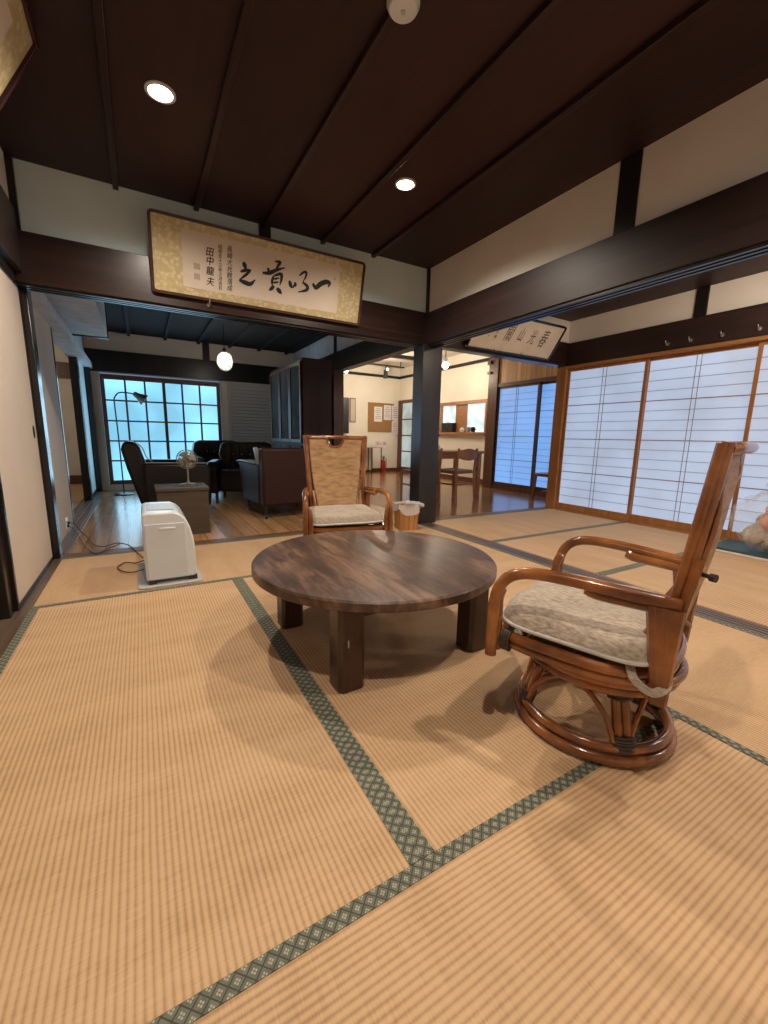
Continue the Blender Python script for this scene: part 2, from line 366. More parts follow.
        if bevel: m = o.modifiers.new('b', 'BEVEL'); m.width = bevel; m.segments = 2; m.limit_method = 'ANGLE'; m.angle_limit = math.radians(40)
        if subsurf: m = o.modifiers.new('u', 'SUBSURF'); m.levels = subsurf; m.render_levels = subsurf
        if kind: o['kind'] = kind
        return o
def crom(pts, n=6):
    P = [Vector(p) for p in pts]; P = [2 * P[0] - P[1]] + P + [2 * P[-1] - P[-2]]; out = []
    for i in range(1, len(P) - 2):
        for k in range(n):
            t = k / n; a, b, c, d = P[i - 1:i + 3]
            out.append(.5 * ((2 * b) + (c - a) * t + (2 * a - 5 * b + 4 * c - d) * t * t + (3 * b - a - 3 * c + d) * t ** 3))
    out.append(P[-2]); return out
def thing(name, label, cat, loc=(0, 0, 0), rz=0, group=None):
    o = bpy.data.objects.new(name, None); C.objects.link(o); o.location = loc; o.rotation_euler.z = rz; o.empty_display_size = .1
    o['label'] = label; o['category'] = cat
    if group: o['group'] = group
    return o
def tag(o, label, cat, group=None):
    o['label'] = label; o['category'] = cat
    if group: o['group'] = group
    return o
def struct(name, mb, mat, **kw): return mb.make(name, mat, kind='structure', **kw)
def dup(root, loc, rz, label, group=None):
    def cp(o, par):
        c = o.copy(); C.objects.link(c)
        if par is not None: c.parent = par
        for ch in list(o.children): cp(ch, c)
        return c
    r = cp(root, None); r.location = loc; r.rotation_euler.z = rz; r['label'] = label
    if group: r['group'] = group
    return r
def B(*a): return MB().box(*a)

_font = None
def text_mesh(txt, size):
    cu = bpy.data.curves.new('t', 'FONT'); cu.body = txt; cu.size = size; cu.extrude = .0006; cu.align_x = 'CENTER'; cu.align_y = 'CENTER'
    cu.resolution_u = 3
    o = bpy.data.objects.new('t', cu); C.objects.link(o)
    dg = bpy.context.evaluated_depsgraph_get(); me = bpy.data.meshes.new_from_object(o.evaluated_get(dg))
    vs = [v.co.copy() for v in me.vertices]; fs = [tuple(p.vertices) for p in me.polygons]
    bpy.data.objects.remove(o); bpy.data.curves.remove(cu); bpy.data.meshes.remove(me)
    return vs, fs
def put_text(mb, txt, size, O, U, V, u, v, sx=1, shear=0):
    vs, fs = text_mesh(txt, size); O, U, V = Vector(O), Vector(U), Vector(V); Nn = U.cross(V)
    mb.add([O + U * (u + (p.x + shear * p.y) * sx) + V * (v + p.y) + Nn * p.z for p in vs], fs)
def stroke(mb, pts, w, O, U, V, th=.0008):
    """brush stroke: ribbon with swelling and tapering width"""
    P = crom([(a, b, 0) for a, b in pts], 8); n = len(P)
    O, U, V = Vector(O), Vector(U), Vector(V); Nn = U.cross(V)
    vs = []
    for i, p in enumerate(P):
        t = (P[min(i + 1, n - 1)] - P[max(i - 1, 0)]).normalized(); q = Vector((-t.y, t.x, 0)); s = i / (n - 1)
        ww = w * (.55 + .45 * math.sin(PI * min(1, s * 1.15))) * (1 if s < .8 else 1 - (s - .8) * 2.6) / 2 * (1 + .12 * math.sin(i * 2.3))
        for k in (-1, 1):
            c = p + q * ww * k; vs.append(O + U * c.x + V * c.y + Nn * th)
    mb.add(vs, [(2 * i, 2 * i + 1, 2 * i + 3, 2 * i + 2) for i in range(n - 1)])

# ------------------------------------------------------------------ camera
f, yaw, pitch, roll = 413.486, math.radians(30.286), math.radians(10.279), math.radians(-1.0914)
fw = Vector((math.sin(yaw) * math.cos(pitch), math.cos(yaw) * math.cos(pitch), -math.sin(pitch)))
rt = Vector((math.cos(yaw), -math.sin(yaw), 0)); dn = fw.cross(rt)
r2 = rt * math.cos(roll) + dn * math.sin(roll); d2 = dn * math.cos(roll) - rt * math.sin(roll)
cam = bpy.data.cameras.new('camera'); co = bpy.data.objects.new('camera', cam); C.objects.link(co); SC.camera = co
mat = Matrix((r2, -d2, -fw)).transposed().to_4x4(); mat.translation = Vector((0, 0, .87)); co.matrix_world = mat
cam.sensor_fit = 'HORIZONTAL'; cam.sensor_width = 36; cam.lens = 36 * f / 768; cam.clip_start = .02

XL, XR, YB = -.575, 2.43, 3.50      # left wall face, right opening, back opening
YN = -1.42                            # wall behind the camera
CZ = 2.43                             # ceiling of the tatami room
CZ2 = 2.28                            # lower ceilings beyond

# ------------------------------------------------------------------ floors and mats
struct('floor', B(-2.6, 2.57, -2.2, 3.5, -.12, -.05), 'corridor_floor')
struct('floor', B(2.57, 4.60, YN - .1, 3.5, -.12, -.05), 'corridor_floor')
struct('floor', B(-2.0, XL + .045, YN, 2.46, -.05, -.006), 'corridor_floor')
struct('floor', B(-.52, 2.60, 3.62, 7.6, -.12, -.012), 'wood_floor')
struct('floor', B(2.60, 6.1, 3.60, 9.6, -.12, -.012), 'dining_floor')
def mat_(x0, x1, y0, y1, long, label):
    """tatami: weave body plus two border bands; local Y runs along the mat"""
    g = .0005
    w = (x1 - x0 if long == 'y' else y1 - y0) - 2 * g; l = (y1 - y0 if long == 'y' else x1 - x0) - 2 * g
    t = thing('tatami_mat', label, 'tatami mat', ((x0 + x1) / 2, (y0 + y1) / 2, -.05), 0 if long == 'y' else -PI / 2, 'tatami mats')
    MB().box(-w / 2, w / 2, -l / 2, l / 2, 0, .05).make('woven_surface', 'tatami', t, bevel=.002)
    for s in (-1, 1):
        a, b = (w / 2 - .031, w / 2 + .0005) if s > 0 else (-w / 2 - .0005, -w / 2 + .031)
        MB().box(a, b, -l / 2 + .0005, l / 2 - .0005, .003, .0518).make('border_cloth', 'edge', t)
x0, xm, x1, x2 = -.53, .448, 1.427, 2.42
mat_(x0, xm, .577, 2.53, 'y', 'long tatami mat left of the round table, its border running diagonally from heater to foreground')
mat_(xm, x1, .577, 2.53, 'y', 'tatami mat lying under the round table with a patterned border on both sides')
mat_(x0, x1, -.40, .577, 'x', 'tatami mat across the bottom foreground with one patterned border along its far edge')
mat_(x1, x2, -.40, 1.55, 'y', 'tatami mat to the right of the nearer rattan chair, beside the dark threshold')
mat_(x1, x2, 1.55, 3.50, 'y', 'tatami mat in front of the black corner pillar carrying the wooden waste bin')
mat_(x0, x1, 2.53, 3.50, 'x', 'tatami mat under the white heater, running across the back of the room')
mat_(x0, x1, YN, -.40, 'x', 'tatami mat nearest the rear wall behind the viewer')
mat_(x1, x2, YN, -.40, 'x', 'short tatami mat in the near right corner of the main room')
rl = ['farthest tatami mat in the side room, against the dining room floor', 'second tatami mat from the far end of the side room', 'third tatami mat from the far end of the side room beside the bag', 'fourth tatami mat of the side room', 'nearest tatami mat of the side room']
for i, (a, b) in enumerate(((2.52, 3.50), (1.545, 2.52), (.57, 1.545), (-.405, .57), (-1.38, -.405))):
    mat_(2.575, 4.525, a, b, 'x', rl[i])
# sills and thresholds
mb = MB().box(XR - .01, 2.575, YN, YB, -.05, -.006)
for k in range(4): mb.box(XR - .01 + .033 * k + .004, XR - .01 + .033 * k + .024, YN, YB, -.006, .002)
struct('trim_1', mb, 'sill_dark')
struct('trim_2', B(XL - .05, x0, YN, 3.54, -.05, .001), 'sill_wood')
struct('trim_3', B(XL, 2.44, YB + .002, 3.62, -.05, .002), 'sill_x')
struct('trim_4', B(2.62, 4.53, YB + .002, 3.60, -.05, .002), 'sill_x')
mb = MB().box(-.72, -.52, 3.66, 7.5, -.05, -.006)
for k in range(3): mb.box(-.70 + .06 * k, -.68 + .06 * k + .02, 3.66, 7.5, -.006, .002)
struct('trim_5', mb, 'sill_dark')

# ------------------------------------------------------------------ tatami room shell
struct('ceiling', B(XL - .15, 2.60, YN - .1, 3.60, CZ, CZ + .06), 'ceiling')
mb = MB()
for i, x in enumerate((-.02, .455, .925, 1.395, 1.865)): mb.box(x - .016, x + .016, YN, 3.47, CZ - .028, CZ + .002)
struct('ceiling_battens', mb, 'batten', bevel=.003)
# back wall: lintel, plaster, strut
struct('wall_back', B(XL, XR + .03, 3.47, 3.55, 2.02, CZ), 'plaster_cool')
struct('trim_6', B(XL, XR, 3.43, 3.58, 1.745, 2.035), 'beam_x', bevel=.004)
mb = MB()
for k in range(3): mb.box(XL, XR, 3.445 + .045 * k, 3.468 + .045 * k, 1.733, 1.746)
struct('trim_7', mb, 'beam_dark')
struct('trim_8', B(.885, .975, 3.455, 3.56, 2.03, CZ), 'beam_dark', bevel=.003)
# right wall over the opening
struct('wall_right', B(2.465, 2.545, YN, 3.47, 2.02, CZ), 'plaster')
struct('trim_9', B(XR - .005, 2.575, YN, 3.44, 1.745, 2.03), 'beam_y', bevel=.004)
mb = MB()
for k in range(3): mb.box(XR + .005 + .045 * k, XR + .028 + .045 * k, YN, 3.42, 1.728, 1.746)
struct('trim_10', mb, 'beam_dark')
for i, y in enumerate((1.575, -.33)): struct('trim_%d' % (11 + i), B(2.455, 2.56, y - .06, y + .06, 2.025, CZ), 'beam_dark', bevel=.003)
struct('corner_pillar', MB().box(2.388, 2.612, 3.40, 3.57, -.05, 1.75).box(2.445, 2.50, 3.44, 3.50, 1.75, CZ), 'pillar', bevel=.004)
# left wall
struct('wall_left', B(XL - .06, XL + .015, YN, 3.47, 2.14, CZ), 'plaster')
struct('trim_13', B(XL - .09, XL + .035, YN, 3.47, 1.80, 2.145), 'beam_y', bevel=.004)
struct('trim_14', B(XL - .07, XL + .0, YN, 3.50, 1.745, 1.80), 'beam_dark')
struct('left_corner_post', B(XL - .07, -.540, 3.50, 3.62, -.05, 1.745), 'black_lacquer', bevel=.005)
struct('trim_15', B(XL - .03, XL + .05, 3.44, 3.50, 2.03, CZ), 'beam_dark')
struct('left_door_post', B(-.74, -.588, 2.44, 2.52, -.05, 1.745), 'black_lacquer', bevel=.004)
d = B(-.605, -.58, 2.53, 3.50, .004, 1.745).make('door_1', 'fusuma_paper', kind='structure')
mb = MB().box(-.612, -.574, 2.525, 2.548, .002, 1.745).box(-.612, -.574, 3.482, 3.502, .002, 1.745).box(-.612, -.574, 2.548, 3.482, .002, .026).box(-.612, -.574, 2.548, 3.482, 1.72, 1.745)
mb.make('door_frame', 'black_lacquer', d)
MB().lathe([(.026, 0), (.026, .004), (.018, .004), (.016, .001)]).make('finger_pull', 'black_matte', d)
d.children[-1].rotation_euler = (0, PI / 2, 0); d.children[-1].location = (-.5795, 3.40, .86); d.children[-1].scale = (1.5, .75, 1)
# corridor beyond the open left side, and closing walls
struct('wall_corridor', B(-2.05, -2.0, YN, 2.5, -.05, CZ), 'plaster')
struct('wall_corridor_end', B(-2.0, -.66, 2.47, 2.51, -.05, CZ), 'plaster')
struct('ceiling_corridor', B(-2.05, XL - .1, YN, 2.5, 2.2, 2.25), 'batten')
struct('wall_near', B(-2.05, 4.70, YN - .08, YN, -.05, CZ), 'plaster')

# ------------------------------------------------------------------ side tatami room
struct('ceiling_side', B(2.55, 4.70, YN, 3.60, CZ2, CZ2 + .05), 'ceiling')
struct('wall_side', B(4.585, 4.66, YN, 3.47, 2.0, CZ2), 'plaster')
struct('trim_16', B(4.545, 4.70, YN, 3.47, 1.755, 2.02), 'beam_y', bevel=.004)
for i, y in enumerate((2.09, .3)): struct('trim_%d' % (17 + i), B(4.565, 4.66, y - .05, y + .05, 2.015, CZ2), 'beam_dark')
struct('trim_19', B(2.615, 4.70, 3.46, 3.58, 1.76, 2.03), 'beam_x', bevel=.004)
struct('wall_side_back', B(2.615, 4.66, 3.48, 3.55, 2.02, CZ2), 'plaster')
struct('shoji_post', B(4.535, 4.665, 3.44, 3.57, -.05, 1.76), 'shoji_wood', bevel=.003)
struct('trim_20', B(4.53, 4.66, YN, 3.44, -.05, .012), 'shoji_rail')
struct('trim_21', B(4.535, 4.66, YN, 3.44, 1.725, 1.756), 'shoji_rail')
def shoji(idx, y0, y1, x, z0=.012, z1=1.725, paper='shoji_paper', fw_='shoji_wood', rows=4, rail=.075, st=.032, names='window', ksplit=.5):
    """paper screen in the x = const plane; parts: frame, lattice; the root is the paper"""
    p = B(x + .012, x + .016, y0 + st - .005, y1 - st + .005, z0 + rail - .005, z1 - .03).make('%s_%d' % (names, idx), paper, kind='structure')
    mb = MB().box(x, x + .028, y0, y0 + st, z0, z1).box(x, x + .028, y1 - st, y1, z0, z1).box(x, x + .028, y0 + st, y1 - st, z0, z0 + rail).box(x, x + .028, y0 + st, y1 - st, z1 - .035, z1)
    mb.make('screen_frame', fw_, p, bevel=.002)
    za, zb = z0 + rail, z1 - .035; mb = MB(); n = rows * 4; q = MB()
    for k in range(1, n):
        z = za + (zb - za) * k / n
        if k % 4 == 0: q.box(x + .002, x + .011, y0 + st, y1 - st, z - .004, z + .004)
        else: mb.box(x + .006, x + .011, y0 + st, y1 - st, z - .002, z + .002)
    yc = y0 + (y1 - y0) * ksplit
    for yy in (yc - .02, yc + .02): mb.box(x + .006, x + .0115, yy - .002, yy + .002, za, zb)
    mb.make('lattice', 'kumiko', p); q.make('lattice_bars', 'shoji_wood', p)
    return p
for i, (a, b) in enumerate(((2.50, 3.44), (1.585, 2.53), (.645, 1.61), (-.32, .67), (-1.40, -.30))):
    shoji(i + 1, a, b, 4.575 if i % 2 == 0 else 4.605)
# ceiling lamp with wooden frame (side room)
def wood_lamp(x, y, label):
    t = thing('ceiling_lamp', label, 'ceiling lamp', (x, y, CZ2 - .14), 0, 'square wooden ceiling lamps in the side room')
    h = .26; mb = MB()
    poly = [(-h, -h + .07), (-h + .07, -h), (h - .07, -h), (h, -h + .07), (h, h - .07), (h - .07, h), (-h + .07, h), (-h, h - .07)]
    mb.prism(poly, (0, 0, .03), (1, 0, 0), (0, 1, 0), (0, 0, .05)); mb.make('wooden_shade', 'lamp_wood', t, bevel=.004)
    MB().lathe([(.15, .0), (.17, .012), (.17, .03)], seg=24).make('diffuser', 'spot_face', t)
    MB().cyl((0, 0, .08), (0, 0, .14), .05).make('ceiling_mount', 'lamp_wood', t)
    return t
wood_lamp(3.62, 1.17, 'square wooden ceiling lamp half hidden behind the right beam')
wood_lamp(3.45, -.45, 'square wooden ceiling lamp nearer the rear wall of the side room')

# ------------------------------------------------------------------ living room beyond
YF = 7.50
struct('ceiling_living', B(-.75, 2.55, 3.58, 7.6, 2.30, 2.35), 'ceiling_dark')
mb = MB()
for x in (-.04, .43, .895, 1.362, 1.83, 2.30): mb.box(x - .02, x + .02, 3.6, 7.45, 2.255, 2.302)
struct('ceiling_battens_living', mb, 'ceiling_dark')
struct('wall_far', MB().box(-.75, -.46, YF, YF + .1, -.05, 1.8).box(1.21, 1.31, YF, YF + .1, -.05, 1.8).box(-.75, 2.55, YF + .02, YF + .1, 2.0, 2.3).box(1.31, 2.55, YF + .04, YF + .1, -.05, 1.8).box(-.46, 1.21, YF, YF + .1, -.05, .08), 'plaster')
struct('trim_22', B(-.75, 2.55, YF - .05, YF + .1, 1.73, 2.03), 'beam_dark')
struct('trim_23', B(.96, 1.06, YF - .02, YF + .05, 2.03, 2.30), 'beam_dark')
# lattice window, six columns by five rows of frosted panes
w = B(-.43, 1.17, YF + .03, YF + .04, .10, 1.66).make('window_6', 'frosted_pane', kind='structure')
mb = MB(); xa, xb, za, zb = -.40, 1.14, .14, 1.63
mb.box(xa - .05, xa, YF - .01, YF + .06, .08, 1.70).box(xb, xb + .05, YF - .01, YF + .06, .08, 1.70).box(xa, xb, YF - .01, YF + .06, .08, za).box(xa, xb, YF - .01, YF + .06, zb, 1.70)
mb.make('window_frame', 'lattice_wood', w)
mb = MB()
for k in range(1, 6): x = xa + (xb - xa) * k / 6; t_ = .022 if k == 3 else .013; mb.box(x - t_, x + t_, YF, YF + .05, za, zb)
for k in range(1, 5): z = za + (zb - za) * k / 5; mb.box(xa, xb, YF + .002, YF + .045, z - .011, z + .011)
mb.make('glazing_bars', 'lattice_wood', w)
# blind in the next bay
w = B(1.36, 2.04, YF - .012, YF - .002, .35, 1.69).make('window_7', 'blind', kind='structure')
mb = MB()
for k in range(24): z = .36 + k * .055; mb.bar((1.37, YF - .018, z), (2.03, YF - .018, z), .012, .046, (0, .35, 1))
mb.make('blind_slats', 'blind', w)
MB().box(1.315, 1.35, YF - .03, YF, .30, 1.73).box(2.04, 2.07, YF - .03, YF, .30, 1.73).box(1.35, 2.04, YF - .03, YF, 1.69, 1.73).make('window_frame', 'white_metal', w)
# left side of the living room
struct('wall_living_left', B(-.68, -.605, 3.66, 4.75, -.0, 1.76), 'fusuma_paper')
struct('trim_24', B(-.70, -.52, 3.62, 7.5, 1.755, 1.83), 'plaster_grey')
struct('wall_living_left_upper', B(-.68, -.60, 3.6, 7.5, 1.83, 2.3), 'plaster_grey')
struct('living_post', B(-.68, -.598, 6.42, 6.56, -.0, 1.755), 'black_lacquer')
struct('living_corner_post', B(-.66, -.545, 7.32, 7.42, -.0, 1.755), 'black_lacquer')
d = B(-.64, -.615, 6.56, 7.32, .0, 1.755).make('door_2', 'blue_paper', kind='structure')
MB().box(-.645, -.605, 6.56, 6.59, .0, 1.755).box(-.645, -.605, 7.29, 7.32, .0, 1.755).box(-.645, -.605, 6.59, 7.29, .0, .05).make('door_frame', 'black_lacquer', d)
struct('living_door_stile', B(-.665, -.60, 4.75, 4.78, 0, 1.755), 'black_lacquer')
# small room seen through the left opening
struct('floor_back_room', B(-3.2, -.72, 4.4, 9.2, -.12, -.004), 'tatami')
struct('wall_back_room', B(-3.2, -.60, 8.6, 8.7, .0, 2.3), 'plaster')
struct('wall_back_room_left', B(-3.25, -3.2, 4.3, 8.7, .0, 2.3), 'plaster')
struct('baseboard_back_room', B(-3.2, -.60, 8.57, 8.6, .0, .14), 'red_wood')
struct('trim_25', B(-3.2, -.60, 8.56, 8.6, 1.70, 1.95), 'red_wood')
struct('ceiling_back_room', B(-3.2, -.68, 4.3, 8.7, 2.25, 2.3), 'batten')
struct('wall_back_room_near', B(-3.2, -.68, 4.3, 4.36, .0, 2.3), 'plaster')
struct('wall_back_room_side', B(-.68, -.62, 7.42, 8.6, .0, 2.3), 'plaster')
# pale soffit hanging along the left of the living room
struct('trim_26', B(-.60, -.235, 3.70, 5.75, 1.895, 2.30), 'plaster_grey', bevel=.004)
struct('trim_27', B(-.60, -.225, 5.75, 5.80, 1.885, 2.30), 'beam_dark')
# right side of living room: lintel between living and dining
struct('trim_28', B(2.44, 2.56, 3.60, 7.5, 1.77, 2.02), 'beam_dark')
struct('wall_living_right', B(2.46, 2.54, 3.60, 7.5, 2.02, 2.3), 'plaster_grey')
struct('trim_29', B(2.455, 2.55, 5.60, 5.70, 2.02, 2.3), 'beam_dark')
struct('living_dining_post', B(2.35, 2.50, 5.46, 5.60, -.012, 1.77), 'red_wood', bevel=.003)
struct('wall_living_dining', B(2.46, 2.54, 5.6, 7.5, -.012, 1.77), 'plaster')

# ------------------------------------------------------------------ dining room
YD, XD = 9.40, 5.90
struct('wall_dining_far', B(2.4, 6.0, YD, YD + .1, -.05, 2.7), 'plaster_cream')
struct('wall_dining_left', B(2.46, 2.54, 7.5, YD, -.05, 2.7), 'plaster_cream')
struct('wall_dining_right', MB().box(XD, XD + .1, 5.72, 6.2, -.05, 2.7).box(XD, XD + .1, 6.2, 7.65, -.05, .97).box(XD, XD + .1, 6.2, 7.65, 1.60, 2.7).box(XD, XD + .1, 7.65, YD, -.05, 2.7), 'plaster_cream')
struct('ceiling_dining', B(2.56, 6.0, 3.55, 9.5, 2.60, 2.65), 'ceil_white')
struct('wall_dining_over', B(2.5, 5.6, 3.56, 3.60, 1.95, 2.62), 'plaster_cream')
mb = MB()
for y in (4.9, 6.4, 7.9): mb.box(2.56, 5.9, y - .04, y + .04, 2.53, 2.605)
struct('dining_ceiling_beams', mb, 'beam_dark')
mb = MB().box(2.56, XD, YD - .03, YD, 2.34, 2.40).box(XD - .03, XD, 5.80, YD, 2.34, 2.40); struct('trim_30', mb, 'beam_dark')
struct('baseboard_dining', MB().box(2.56, XD, YD - .02, YD, -.012, .07).box(XD - .02, XD, 5.80, 8.55, -.012, .07), 'red_wood')
# glazed door on the right wall
d = B(XD - .03, XD - .02, 8.68, 9.20, .12, 1.72).make('door_3', 'door_pane', kind='structure')
mb = MB().box(XD - .05, XD - .001, 8.60, 8.70, -.01, 1.80).box(XD - .05, XD - .001, 9.20, 9.38, -.01, 1.80).box(XD - .05, XD - .001, 8.70, 9.20, -.01, .12).box(XD - .05, XD - .001, 8.70, 9.20, 1.72, 1.80)
for k in range(1, 4): mb.box(XD - .045, XD - .012, 8.70, 9.20, .12 + .4 * k - .015, .12 + .4 * k + .015)
mb.make('door_frame', 'red_wood', d)
# serving hatch
w = B(XD + .05, XD + .06, 6.24, 7.62, 1.0, 1.58).make('window_8', 'hatch_pane', kind='structure')
mb = MB().box(XD - .02, XD + .1, 6.16, 6.22, .92, 1.64).box(XD - .02, XD + .1, 7.62, 7.68, .92, 1.64).box(XD - .02, XD + .1, 6.22, 7.62, 1.57, 1.64)
mb.box(XD - .10, XD + .1, 6.12, 7.72, .95, 1.0).box(XD + .02, XD + .1, 6.80, 7.15, 1.0, 1.57)
mb.make('hatch_frame', 'oak', w)
# dining shoji, pine transom
XS = 5.48
struct('shoji_post_dining', B(XS - .03, XS + .12, 5.50, 5.72, -.012, 2.6), 'red_wood')
struct('wall_dining_return', B(XS + .08, XD, 5.72, 5.80, -.012, 2.6), 'plaster_cream')
struct('trim_31', B(XS - .02, XS + .1, 3.6, 5.50, -.012, .05), 'red_wood')
struct('trim_32', B(XS - .02, XS + .1, 3.6, 5.50, 1.76, 1.82), 'red_wood')
struct('wall_dining_transom', B(XS, XS + .06, 3.6, 5.50, 1.82, 2.6), 'pine')
struct('trim_33', MB().box(XS - .06, XD, 5.66, 5.74, 2.16, 2.22).box(XS - .06, XD, 5.66, 5.74, 2.0, 2.04), 'red_wood')
shoji(9, 4.60, 5.50, XS, .05, 1.76, 'shoji_blue', 'red_wood', rail=.07, st=.045, ksplit=.52)
shoji(10, 3.62, 4.64, XS + .032, .05, 1.76, 'shoji_blue', 'red_wood', rail=.07, st=.045)
struct('wall_alcove', B(4.665, XS + .1, 3.50, 3.58, -.05, 2.6), 'pine')

# ------------------------------------------------------------------ calligraphy frames
def brush_panel(name, label, x0, x1, yb, zb, yt, zt, paper, outer, border_mat, inner):
    t = thing(name, label, 'calligraphy frame')
    O = Vector((0, yb, zb)); V = Vector((0, yt - yb, zt - zb)); h = V.length; V.normalize(); U = Vector((1, 0, 0)); Nn = U.cross(V)
    if Nn.y > 0: Nn = -Nn
    def slab(u0, u1, v0, v1, d0, d1): return MB().prism([(u0, v0), (u1, v0), (u1, v1), (u0, v1)], O + Nn * d0, U, V, Nn * (d1 - d0))
    slab(x0 + .004, x1 - .004, .004, h - .004, -.012, .002).make('silk_border', border_mat, t)
    fr = MB(); w = .018; r = .03
    def ring(off, d):
        a0, a1, b0, b1 = x0 + off, x1 - off, off, h - off; rr = max(.004, r - off); out = []
        for cx, cy, s in ((a1 - rr, b1 - rr, 0), (a0 + rr, b1 - rr, 1), (a0 + rr, b0 + rr, 2), (a1 - rr, b0 + rr, 3)):
            for k in range(5): a = (s + k / 4) * PI / 2; out.append(O + U * (cx + rr * math.cos(a)) + V * (cy + rr * math.sin(a)) + Nn * d)
        return out
    rings = [ring(0, -.015), ring(0, .014), ring(w, .014), ring(w, -.0)]
    vs = sum(rings, []); n = len(rings[0]); fs = []
    for i in range(3):
        for k in range(n): fs.append((i * n + k, i * n + (k + 1) % n, (i + 1) * n + (k + 1) % n, (i + 1) * n + k))
    fr.add(vs, fs).make('frame_moulding', outer, t)
    (a, b, c, d_) = inner
    slab(a, b, c, d_, .0, .0035).make('paper', paper, t)
    return t, O + Nn * .0045, U, V
t1, O, U, V = brush_panel('calligraphy_frame', 'long gold bordered calligraphy frame tilted over the dark beam above the living room opening', .14, 1.705, 3.415, 1.812, 3.30, 2.275, 'calli_paper', 'frame_wood', 'brocade', (.335, 1.487, .065, .412))
S = [([(0.736, 0.292), (0.746, 0.27), (0.755, 0.249)], .020), ([(0.716, 0.226), (0.753, 0.243), (0.79, 0.252)], .015), ([(0.79, 0.252), (0.753, 0.212), (0.707, 0.172)], .013), ([(0.707, 0.172), (0.744, 0.163), (0.787, 0.160), (0.821, 0.193)], .021),
     ([(0.873, 0.248), (0.924, 0.257), (0.974, 0.285), (1.04, 0.314)], .018), ([(0.91, 0.289), (0.921, 0.266), (0.926, 0.244)], .014), ([(0.962, 0.34), (1.002, 0.343), (0.985, 0.314), (0.964, 0.265)], .014), ([(0.957, 0.245), (0.946, 0.207), (0.949, 0.172)], .013), ([(0.96, 0.246), (1.011, 0.266), (1.016, 0.233), (1.005, 0.188)], .016), ([(0.958, 0.223), (1.002, 0.238)], .010), ([(0.953, 0.197), (1.0, 0.211)], .010), ([(0.963, 0.177), (0.926, 0.139)], .017), ([(0.984, 0.167), (1.023, 0.133)], .022),
     ([(1.078, 0.234), (1.089, 0.206), (1.099, 0.186)], .019), ([(1.099, 0.189), (1.114, 0.201), (1.123, 0.225)], .0095), ([(1.123, 0.232), (1.13, 0.200)], .015), ([(1.155, 0.282), (1.186, 0.311), (1.208, 0.313), (1.205, 0.282), (1.182, 0.24)], .013), ([(1.182, 0.243), (1.222, 0.220), (1.216, 0.193), (1.151, 0.168)], .018),
     ([(1.265, 0.248), (1.294, 0.224), (1.331, 0.257), (1.379, 0.280), (1.408, 0.273), (1.395, 0.245)], .024), ([(1.446, 0.321), (1.449, 0.303)], .005)]
for i0, i1 in ((0, 4), (4, 13), (13, 18), (18, 19), (19, 20)):
    ink = MB()
    for pts, w in S[i0:i1]: stroke(ink, pts, w * 1.5, O, U, V)
    ink.make('brush_character', 'ink', t1, smooth=0)
for ch, v in zip('田中龍夫', (.305, .250, .188, .122)):
    ink = MB(); put_text(ink, ch, .058, O, U, V, .510, v, .92, .15); put_text(ink, ch, .058, O, U, V, .5115, v + .0007, .92, .15); ink.make('signature_character', 'ink', t1, smooth=0)
for k, ch in enumerate('昭和五十三年三月吉日'):
    ink = MB(); put_text(ink, ch, .028, O, U, V, .578, .352 - k * .0285, .95, .15); ink.make('small_character', 'ink', t1, smooth=0)
for k, ch in enumerate('長崎大光館落成'):
    ink = MB(); put_text(ink, ch, .042, O, U, V, .642, .350 - k * .041, .95, .15); ink.make('small_character', 'ink', t1, smooth=0)
MB().prism([(.405, .185), (.445, .185), (.445, .223), (.405, .223)], O - U.cross(V) * .0008, U, V, U.cross(V) * .001).make('seal_mark', 'seal', t1)
MB().prism([(.405, .122), (.443, .122), (.443, .160), (.405, .160)], O - U.cross(V) * .0008, U, V, U.cross(V) * .001).make('seal_mark', 'seal', t1)
t2, O, U, V = brush_panel('calligraphy_frame', 'smaller aged calligraphy frame tilted forward above the dining room doorway', 2.93, 4.19, 3.44, 1.79, 3.22, 2.11, 'calli_paper_aged', 'black_lacquer', 'calli_paper_aged', (3.02, 4.10, .045, .345))
def put_char(name, ch, sz, u, v, sx, sh):
    m_ = MB(); put_text(m_, ch, sz, O, U, V, u, v, sx, sh); m_.make(name, 'ink_faded', t2, smooth=0)
for ch, u, sz in (('關', 3.42, .20), ('山', 3.59, .15), ('光', 3.765, .17), ('春', 3.94, .21)):
    put_char('brush_character', ch, sz, u, .205, .55, .15)
for k, ch in enumerate('書以贈'): put_char('small_character', ch, .035, 3.25, .25 - k * .05, .9, .2)
for k, ch in enumerate('山人'): put_char('small_character', ch, .028, 3.16, .20 - k * .05, .9, .2)
# third frame hangs on the left wall, near edge out of the picture
t = thing('calligraphy_frame', 'gold framed panel leaning from the left wall at the top left corner', 'calligraphy frame')
O = Vector((-.485, 0, 1.955)); V = Vector((.245, 0, .45)).normalized(); U = Vector((0, 1, 0)); Nn = Vector((V.z, 0, -V.x)); h = .50
def slab3(u0, u1, v0, v1, d0, d1): return MB().prism([(u0, v0), (u1, v0), (u1, v1), (u0, v1)], O + Nn * d0, U, V, Nn * (d1 - d0))
slab3(.85, 2.405, .004, h - .004, -.012, .002).make('silk_border', 'brocade', t)
slab3(1.0, 2.22, .09, h - .09, .0, .0035).make('paper', 'calli_paper', t)
fr = MB()
for u0, u1, v0, v1 in ((.84, 2.41, 0, .02), (.84, 2.41, h - .02, h), (.84, .86, .02, h - .02), (2.39, 2.41, .02, h - .02)):
    fr.prism([(u0, v0), (u1, v0), (u1, v1), (u0, v1)], O - Nn * .015, U, V, Nn * .03)
fr.make('frame_moulding', 'frame_plum', t, bevel=.003)
